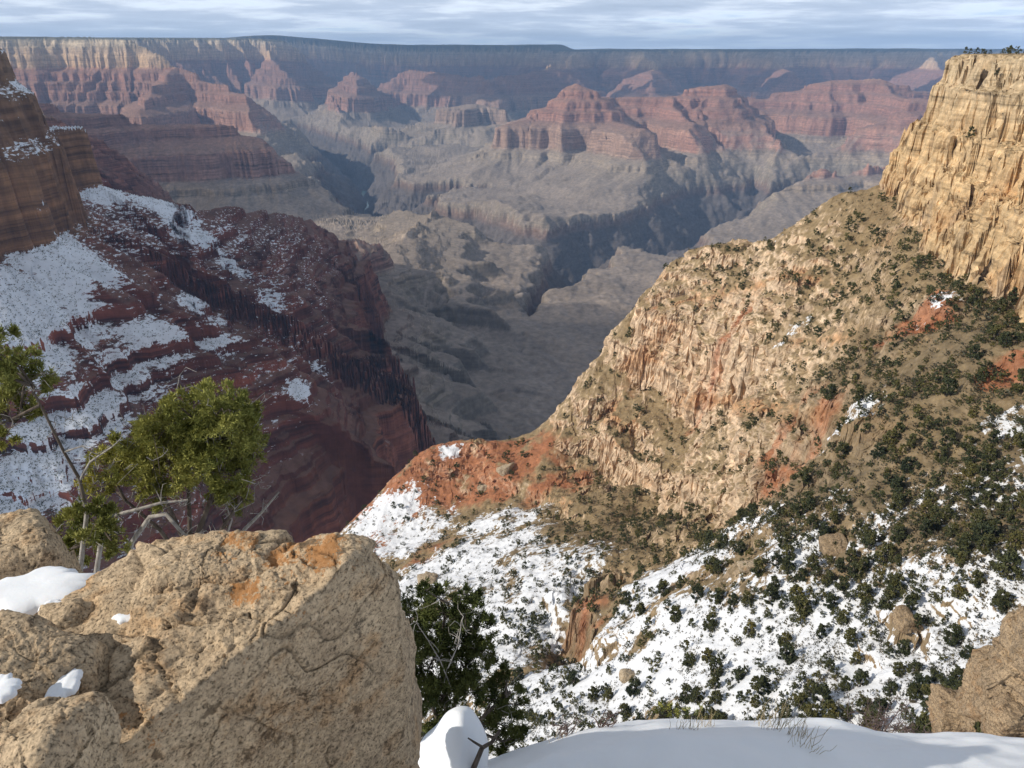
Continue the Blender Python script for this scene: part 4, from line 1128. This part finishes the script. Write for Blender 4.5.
# ---------------------------------------------------------------- foreground: trees, bushes and dry grass
M_PINE = foliage_material('yellow green juniper sprays', (.14, .16, .042), (.42, .41, .13), 3.0)
M_DARKJ = foliage_material('deep green juniper sprays', (.038, .056, .020), (.15, .17, .058), 4.0)
M_DEAD = bark_material('bleached dead wood', (.22, .20, .18), (.46, .43, .39), 25)
M_STEM = bark_material('dark juniper bark', (.07, .055, .045), (.17, .14, .115), 25)
M_TWIG = bark_material('purple grey twigs', (.10, .07, .065), (.20, .15, .135), 30)
M_GRASS = bark_material('dry straw grass', (.30, .23, .13), (.46, .37, .22), 8)
def sprays(lobes, per_lobe, rng, blade=0.045, width=0.010, nb=13, spread=0.75):
    """tufts of short scale leaves filling lobes given as (x, y, z, radius)"""
    V = []
    for cx, cy, cz, r in lobes:
        n = max(6, int(per_lobe * (r / 0.2) ** 2))
        sub = rng.normal(size=(max(4, n // 12), 3)); sub /= np.linalg.norm(sub, axis=1)[:, None]
        sub *= (rng.uniform(0.35, 1.0, (len(sub), 1)) ** 0.6) * r
        for k in range(n):
            t = sub[rng.randint(len(sub))] + rng.normal(size=3) * r * 0.115
            c = np.array([cx, cy, cz]) + t
            out = t / (np.linalg.norm(t) + 1e-6) * 0.55 + np.array([0, 0, 0.65])
            d = rng.normal(size=(nb, 3)) * spread + out
            d /= np.linalg.norm(d, axis=1)[:, None]
            w = np.cross(d, rng.normal(size=(nb, 3))); w /= np.linalg.norm(w, axis=1)[:, None]
            l = blade * rng.uniform(0.6, 1.35, (nb, 1)); o = c + d * l * rng.uniform(-0.3, 0.3, (nb, 1))
            V.append(np.stack([o - w * width * .35, o + d * l * .55 - w * width * .6, o + d * l, o + d * l * .55 + w * width * .6], 1).reshape(-1, 3))
    V = np.concatenate(V)
    return V, np.arange(len(V)).reshape(-1, 4)
def wiggle(p0, p1, rng, n=6, amp=0.08, r0=0.02, r1=0.006, sag=0.0):
    p0, p1 = np.array(p0, float), np.array(p1, float); L_ = np.linalg.norm(p1 - p0); out = []
    a, b = rng.normal(size=3) * amp * L_, rng.normal(size=3) * amp * L_
    for i in range(n + 1):
        t = i / n
        p = p0 + (p1 - p0) * t + a * math.sin(math.pi * t) + b * math.sin(2 * math.pi * t) + np.array([0, 0, -sag * L_ * math.sin(math.pi * t)]) + (rng.normal(size=3) * 0.012 * L_ if 0 < i < n else 0)
        out.append((p, r0 + (r1 - r0) * t))
    return out
def twigs_off(paths, rng, n, length, r=0.003):
    out = []
    for k in range(n):
        p = paths[rng.randint(len(paths))]; a = p[rng.randint(1, len(p))][0]
        d = rng.normal(size=3) + np.array([0, 0, 0.5]); d /= np.linalg.norm(d)
        out.append(wiggle(a, a + d * length * rng.uniform(0.4, 1.2), rng, 4, 0.16, r, r * 0.4))
    return out
def px_path(pts, r0, r1):
    n = len(pts)
    return [(at(u, v, None, Y), r0 + (r1 - r0) * i / (n - 1)) for i, (u, v, Y) in enumerate(pts)]
def add_tubes(name, paths, mat, parent, origin, sides=6):
    V, F = tube_mesh([[(np.array(p) - origin, r) for p, r in path] for path in paths], sides)
    return link(name, raw_mesh(name, V, F, mat, True), parent)
def grown_tree(name, base, lobes_px, Yj, stems, dead, per, mat, label, seed, cat='tree', ntw=60, twl=0.22, blade=0.034, width=0.0065):
    rng = np.random.RandomState(seed)
    root = bpy.data.objects.new(name, None); scn.collection.objects.link(root); root.location = base; root.empty_display_size = .1
    tag(root, label, cat)
    lobes = []
    for u, v, rp in lobes_px:
        Y = Yj + rng.uniform(-1, 1) * 0.28
        p = at(u, v, None, Y); dep = p[1] * math.cos(PITCH) - p[2] * math.sin(PITCH)
        lobes.append((*(p - base), 1.14 * rp * dep / F_PX))
    V, F = sprays(lobes, per, rng, blade, width)
    link('crown', raw_mesh('crown', V, F, mat), root)
    paths = [px_path(s, a, b) for s, a, b in stems]
    main = list(paths)
    for (x, y, z, r) in lobes:
        q = np.array([x, y, z]) + base
        src = min((p[0] for pth in main for p in pth[1:]), key=lambda a: np.linalg.norm(np.array(a) - q) + 0.6 * max(0, a[2] - q[2]))
        paths.append(wiggle(src, q, rng, 6, 0.10, 0.013, 0.004))
    paths += twigs_off(paths, rng, ntw, twl)
    add_tubes('trunk', paths, M_STEM, root, base)
    add_tubes('twigs', twigs_off(paths, rng, ntw, twl * .8, .0035), M_DEAD, root, base, 4)['kind'] = 'stuff'
    for d in dead:
        pth = [px_path(d[0], d[1], d[2])]
        pth += twigs_off(pth, rng, d[3], 0.14, 0.004)
        add_tubes('dead_branch', pth, M_DEAD, root, base)
    return root
def build_foreground_plants():
    A = lambda u, v, Y: at(u, v, None, Y)
    b = A(190, 575, 4.9)
    grown_tree('juniper_tree', b, [(200, 415, 26), (222, 408, 22), (236, 430, 24), (245, 455, 20), (215, 440, 30), (185, 440, 30), (163, 432, 22), (148, 450, 24), (128, 452, 18), (112, 468, 18), (140, 475, 22), (170, 468, 26), (200, 470, 24), (228, 475, 20), (240, 495, 13), (178, 405, 14), (205, 398, 12), (100, 488, 14), (250, 415, 11), (160, 495, 12), (215, 497, 10), (235, 510, 9)], 4.9,
        [([(190, 578, 4.9), (192, 548, 4.9), (205, 515, 4.9), (222, 470, 4.95), (228, 430, 5.0)], .032, .010), ([(188, 570, 4.9), (182, 535, 4.85), (165, 500, 4.8), (150, 465, 4.8)], .026, .008), ([(190, 572, 4.9), (190, 530, 5.0), (188, 480, 5.1), (195, 425, 5.1)], .026, .008), ([(194, 572, 4.9), (218, 535, 4.8), (238, 505, 4.8), (245, 470, 4.8)], .022, .007), ([(188, 570, 4.9), (160, 530, 4.75), (125, 500, 4.7), (112, 475, 4.7)], .020, .006)],
        [([(128, 560, 4.5), (132, 542, 4.5), (150, 517, 4.5), (166, 514, 4.5), (178, 528, 4.45), (188, 538, 4.4), (200, 533, 4.4)], .022, .008, 8), ([(96, 575, 4.4), (102, 535, 4.45), (112, 516, 4.5), (135, 510, 4.5), (160, 503, 4.5), (188, 500, 4.55)], .020, .007, 8), ([(244, 530, 5.0), (262, 512, 5.0), (279, 492, 5.0)], .016, .006, 3), ([(225, 540, 4.8), (232, 520, 4.8), (226, 505, 4.8)], .009, .004, 5)],
        400, M_PINE, 'yellow green juniper with fanned stems and bleached dead limbs behind the big boulder', 51, ntw=150, twl=.26)
    b = A(82, 592, 4.5)
    grown_tree('juniper_tree', b, [(72, 528, 17), (92, 520, 18), (106, 532, 15), (62, 540, 12), (118, 545, 11), (88, 545, 15), (100, 505, 11), (20, 370, 20), (38, 378, 14), (2, 372, 16), (8, 405, 14), (30, 405, 12), (5, 335, 10), (-15, 345, 20), (-10, 385, 20), (4, 440, 10), (-20, 430, 18), (26, 355, 9)], 4.5,
        [([(82, 600, 4.5), (78, 572, 4.5), (84, 545, 4.5), (86, 510, 4.5), (80, 480, 4.5), (64, 452, 4.5), (48, 420, 4.5), (30, 385, 4.5), (-10, 350, 4.5)], .018, .005), ([(40, 405, 4.5), (10, 420, 4.5), (-15, 430, 4.5)], .012, .006), ([(85, 545, 4.5), (95, 525, 4.45), (105, 520, 4.4)], .012, .006)],
        [([(80, 480, 4.5), (90, 462, 4.5), (100, 455, 4.5), (112, 447, 4.5)], .010, .004, 3), ([(64, 452, 4.5), (82, 446, 4.5), (92, 452, 4.5)], .008, .004, 3), ([(79, 580, 4.42), (83, 545, 4.44), (88, 505, 4.46)], .022, .014, 2)],
        400, M_PINE, 'leaning juniper at the left edge with a grey trunk and sparse green tufts', 52, ntw=60)
    b = np.array([*A(455, 768, 4.6)[:2], 0.0]); b[2] = float(bank_height(np.array([b[0]]), np.array([b[1]]))[0]) - .05
    grown_tree('juniper_tree', b, [(415, 612, 15), (438, 603, 17), (432, 630, 20), (466, 612, 17), (478, 632, 16), (452, 640, 20), (412, 650, 18), (432, 668, 22), (462, 665, 20), (483, 655, 12), (418, 692, 20), (446, 695, 20), (470, 690, 14), (503, 688, 15), (515, 704, 12), (505, 722, 16), (490, 705, 12), (408, 722, 14), (500, 745, 12), (430, 720, 14), (415, 760, 12), (520, 735, 8), (398, 640, 10), (400, 672, 12), (425, 590, 8), (470, 595, 9), (500, 668, 8)], 4.6,
        [([(455, 790, 4.6), (452, 745, 4.6), (445, 700, 4.6), (440, 650, 4.6), (445, 615, 4.6)], .034, .010), ([(455, 780, 4.6), (470, 730, 4.55), (495, 705, 4.5), (510, 692, 4.5)], .022, .008), ([(453, 760, 4.6), (430, 700, 4.7), (415, 650, 4.7), (412, 620, 4.7)], .022, .008), ([(450, 720, 4.6), (465, 670, 4.7), (474, 625, 4.7)], .020, .008)],
        [([(452, 690, 4.35), (440, 660, 4.35), (428, 640, 4.35), (416, 622, 4.35)], .006, .003, 8), ([(448, 668, 4.3), (458, 645, 4.3), (462, 620, 4.3)], .005, .003, 6)],
        470, M_DARKJ, 'dark green juniper below the boulder with snow heaped at its foot', 53, ntw=110, twl=.2)
    snow_lump(445, 772, 3.8, .29, .40, .52, 'tall snow heap in front of the dark juniper at the bottom', 8, 0.0, 0.0, 'snow_heap', None)
    rng = np.random.RandomState(8)
    # bare branch reaching over the snow
    o = add_tubes('fallen_branch', [px_path([(472, 772, 3.6), (482, 748, 3.62), (492, 742, 3.66), (500, 730, 3.7)], .020, .010), px_path([(484, 748, 3.62), (474, 742, 3.6), (468, 738, 3.6)], .010, .005)], M_STEM, None, np.zeros(3))
    tag(o, 'short dark bare branch sticking out of the snow at the bottom', 'branch')
    def ground(u, Y):
        p = at(u, 700, None, Y); x = p[0] / p[1] * Y
        return np.array([x, Y, float(bank_height(np.array([x]), np.array([Y]))[0])])
    def bare_bush(u, Y, h, w, n, seed, label, mat, leaves=0):
        rg = np.random.RandomState(seed); g = ground(u, Y)
        pths = []
        for k in range(n):
            a = rg.uniform(0, 6.28); rr = w * rg.uniform(.2, 1.0)
            pths.append(wiggle(g + rg.normal(size=3) * np.array([.03, .03, 0]), g + np.array([rr * math.cos(a), rr * math.sin(a) * .7, h * rg.uniform(.55, 1.0)]), rg, 6, .10, .006, .0022))
        pths += twigs_off(pths, rg, n * 7, h * .30, .0022)
        base = g - np.array([0, 0, .02])
        r = bpy.data.objects.new('bare_bush' if not leaves else 'green_bush', None); scn.collection.objects.link(r); r.location = base; r.empty_display_size = .1
        tag(r, label, 'bush')
        add_tubes('stems', pths, mat, r, base, 4)
        if leaves:
            V, F = sprays([(*(p[-1][0] - base), .05) for p in pths[:n]], leaves, rg, .03, .008, 9)
            link('leaves', raw_mesh('leaves', V, F, M_PINE), r)
    bare_bush(893, 5.0, .62, .40, 22, 61, 'purple grey bare bush standing at the snow bank edge near the brown crag', M_TWIG)
    bare_bush(862, 5.3, .42, .26, 12, 62, 'low purplish bare bush just left of the large bare bush', M_TWIG)
    bare_bush(930, 4.6, .20, .28, 9, 63, 'sprawling thin twigs on the snow at the foot of the brown crag', M_TWIG)
    bare_bush(566, 4.1, .22, .16, 8, 64, 'thin bare twigs poking from the snow bank right of the dark juniper', M_TWIG)
    bare_bush(606, 4.0, .16, .14, 7, 65, 'sparse twigs on the snow bank between the juniper and the dry grass', M_TWIG)
    bare_bush(693, 4.9, .30, .13, 10, 66, 'small bright green bush behind the dry grass on the snow bank', M_STEM, 30)
    bare_bush(672, 4.7, .24, .11, 8, 67, 'tiny green bush left of the small bright green bush', M_STEM, 24)
    for k, (u, Y, h, n, lab) in enumerate([(688, 3.7, .20, 22, 'dry grass tuft left of the others on the snow crest'), (706, 3.85, .17, 18, 'short dry grass tuft beside the small green bush'), (785, 3.6, .24, 30, 'tallest dry grass tuft on the snow bank crest'), (802, 3.4, .20, 26, 'dry grass tuft drooping right of the tallest tuft'), (815, 3.2, .17, 18, 'thin dry grass tuft lower down the snow bank'), (770, 3.9, .15, 14, 'tiny dry grass tuft left of the tallest tuft'), (560, 3.95, .12, 12, 'faint dry grass blades at the snow crest beside the dark juniper')]):
        rg = np.random.RandomState(70 + k); g = ground(u, Y); pths = []
        for j in range(n):
            q = g + np.array([rg.normal() * .05, rg.normal() * .04, -.02])
            pths.append(wiggle(q, q + np.array([rg.normal() * .22 + .06, rg.normal() * .2, 1]) * h * rg.uniform(.5, 1.1), rg, 5, .03, .0018, .0008))
        o = add_tubes('grass_tuft', pths, M_GRASS, None, np.zeros(3), 3)
        tag(o, lab, 'grass', 'dry grass on the snow bank')
build_foreground_plants()

# ---------------------------------------------------------------- clouds added out of view to shade the canyon
def shade_cloud_material():
    m = bpy.data.materials.new('shade_cloud'); m.use_nodes = True
    nt = m.node_tree; nt.nodes.clear()
    out = N(nt, 'ShaderNodeOutputMaterial'); df = N(nt, 'ShaderNodeBsdfDiffuse'); tr = N(nt, 'ShaderNodeBsdfTransparent')
    df.inputs['Color'].default_value = (.85, .86, .88, 1)
    mx = N(nt, 'ShaderNodeMixShader')
    p = N(nt, 'ShaderNodeNewGeometry').outputs['Position']
    L(nt, ramp_n(nt, noise_n(nt, p, 0.0010, 3, 0.5), [(0.34, 0.25), (0.60, 0.85)]), mx.inputs[0]); L(nt, tr.outputs[0], mx.inputs[1]); L(nt, df.outputs[0], mx.inputs[2]); L(nt, mx.outputs[0], out.inputs['Surface'])
    return m
M_SHADE_CLOUD = shade_cloud_material()
def shade_cloud(x, y, zg, rx, ry, seed, H=2300.0, rz=0.0):
    """an unseen, added, flat based lumpy cloud whose shade falls round (x, y, zg)"""
    k = (H - zg) / SUN_DIR.z
    c = np.array([x + SUN_DIR.x * k, y + SUN_DIR.y * k, H])
    n, m = 96, 30
    th = np.linspace(0, 2 * np.pi, n, endpoint=False)
    V, F = [], []
    for side in (1, -1):
        R, T = np.meshgrid(np.linspace(0, 1, m), th, indexing='ij')
        out = 1 + 0.30 * fbm2(np.cos(T) * 1.6 + seed * 5.1, np.sin(T) * 1.6 + seed, 4, .6)
        X = R * out * rx * np.cos(T); Y = R * out * ry * np.sin(T)
        Z = np.sqrt(np.clip(1 - R ** 2, 0, 1)) * (0.16 * min(rx, ry) if side > 0 else -0.05 * min(rx, ry)) * (1 + .6 * fbm2(X / (rx * .35) + seed, Y / (rx * .35), 3))
        base = len(V) * 0 + sum(len(a) for a in V)
        V.append(np.stack([X * math.cos(rz) - Y * math.sin(rz), X * math.sin(rz) + Y * math.cos(rz), Z], -1).reshape(-1, 3))
        for i in range(m - 1):
            for j in range(n):
                F.append((base + i * n + j, base + (i + 1) * n + j, base + (i + 1) * n + (j + 1) % n, base + i * n + (j + 1) % n))
    o = link('shade_cloud', raw_mesh('shade_cloud', np.concatenate(V), F, M_SHADE_CLOUD, True), None, tuple(c)); o['kind'] = 'structure'
SHADE_CLOUDS = [(4200, 17000, -200, 7500, 2800, 1), (-2500, 17800, 0, 4200, 2300, 2), (500, 13000, -700, 1900, 1200, 3), (100, 2300, -1000, 900, 600, 4), (-1250, 1750, -500, 1150, 1250, 5), (-2700, 5200, -600, 1300, 700, 6), (4800, 13000, -400, 2300, 1000, 8)]
for c_ in SHADE_CLOUDS: shade_cloud(*c_)

# ---------------------------------------------------------------- air
def build_haze():
    m = bpy.data.materials.new('thin blue haze'); m.use_nodes = True
    nt = m.node_tree; nt.nodes.clear()
    out = N(nt, 'ShaderNodeOutputMaterial')
    pv = N(nt, 'ShaderNodeVolumePrincipled')
    pv.inputs['Color'].default_value = (0.36, 0.60, 1.0, 1)
    pv.inputs['Density'].default_value = 3.7e-5
    pv.inputs['Anisotropy'].default_value = 0.0
    L(nt, pv.outputs[0], out.inputs['Volume'])
    x0, x1, y0, y1, z0, z1 = -28000, 24000, -3000, 27000, -1500, 420
    me = bpy.data.meshes.new('haze')
    v = [(x, y, z) for x in (x0, x1) for y in (y0, y1) for z in (z0, z1)]
    me.from_pydata(v, [], [(0, 1, 3, 2), (4, 6, 7, 5), (0, 4, 5, 1), (2, 3, 7, 6), (0, 2, 6, 4), (1, 5, 7, 3)])
    me.materials.append(m)
    o = bpy.data.objects.new('haze', me); scn.collection.objects.link(o); o['kind'] = 'stuff'
if HAZE: build_haze()
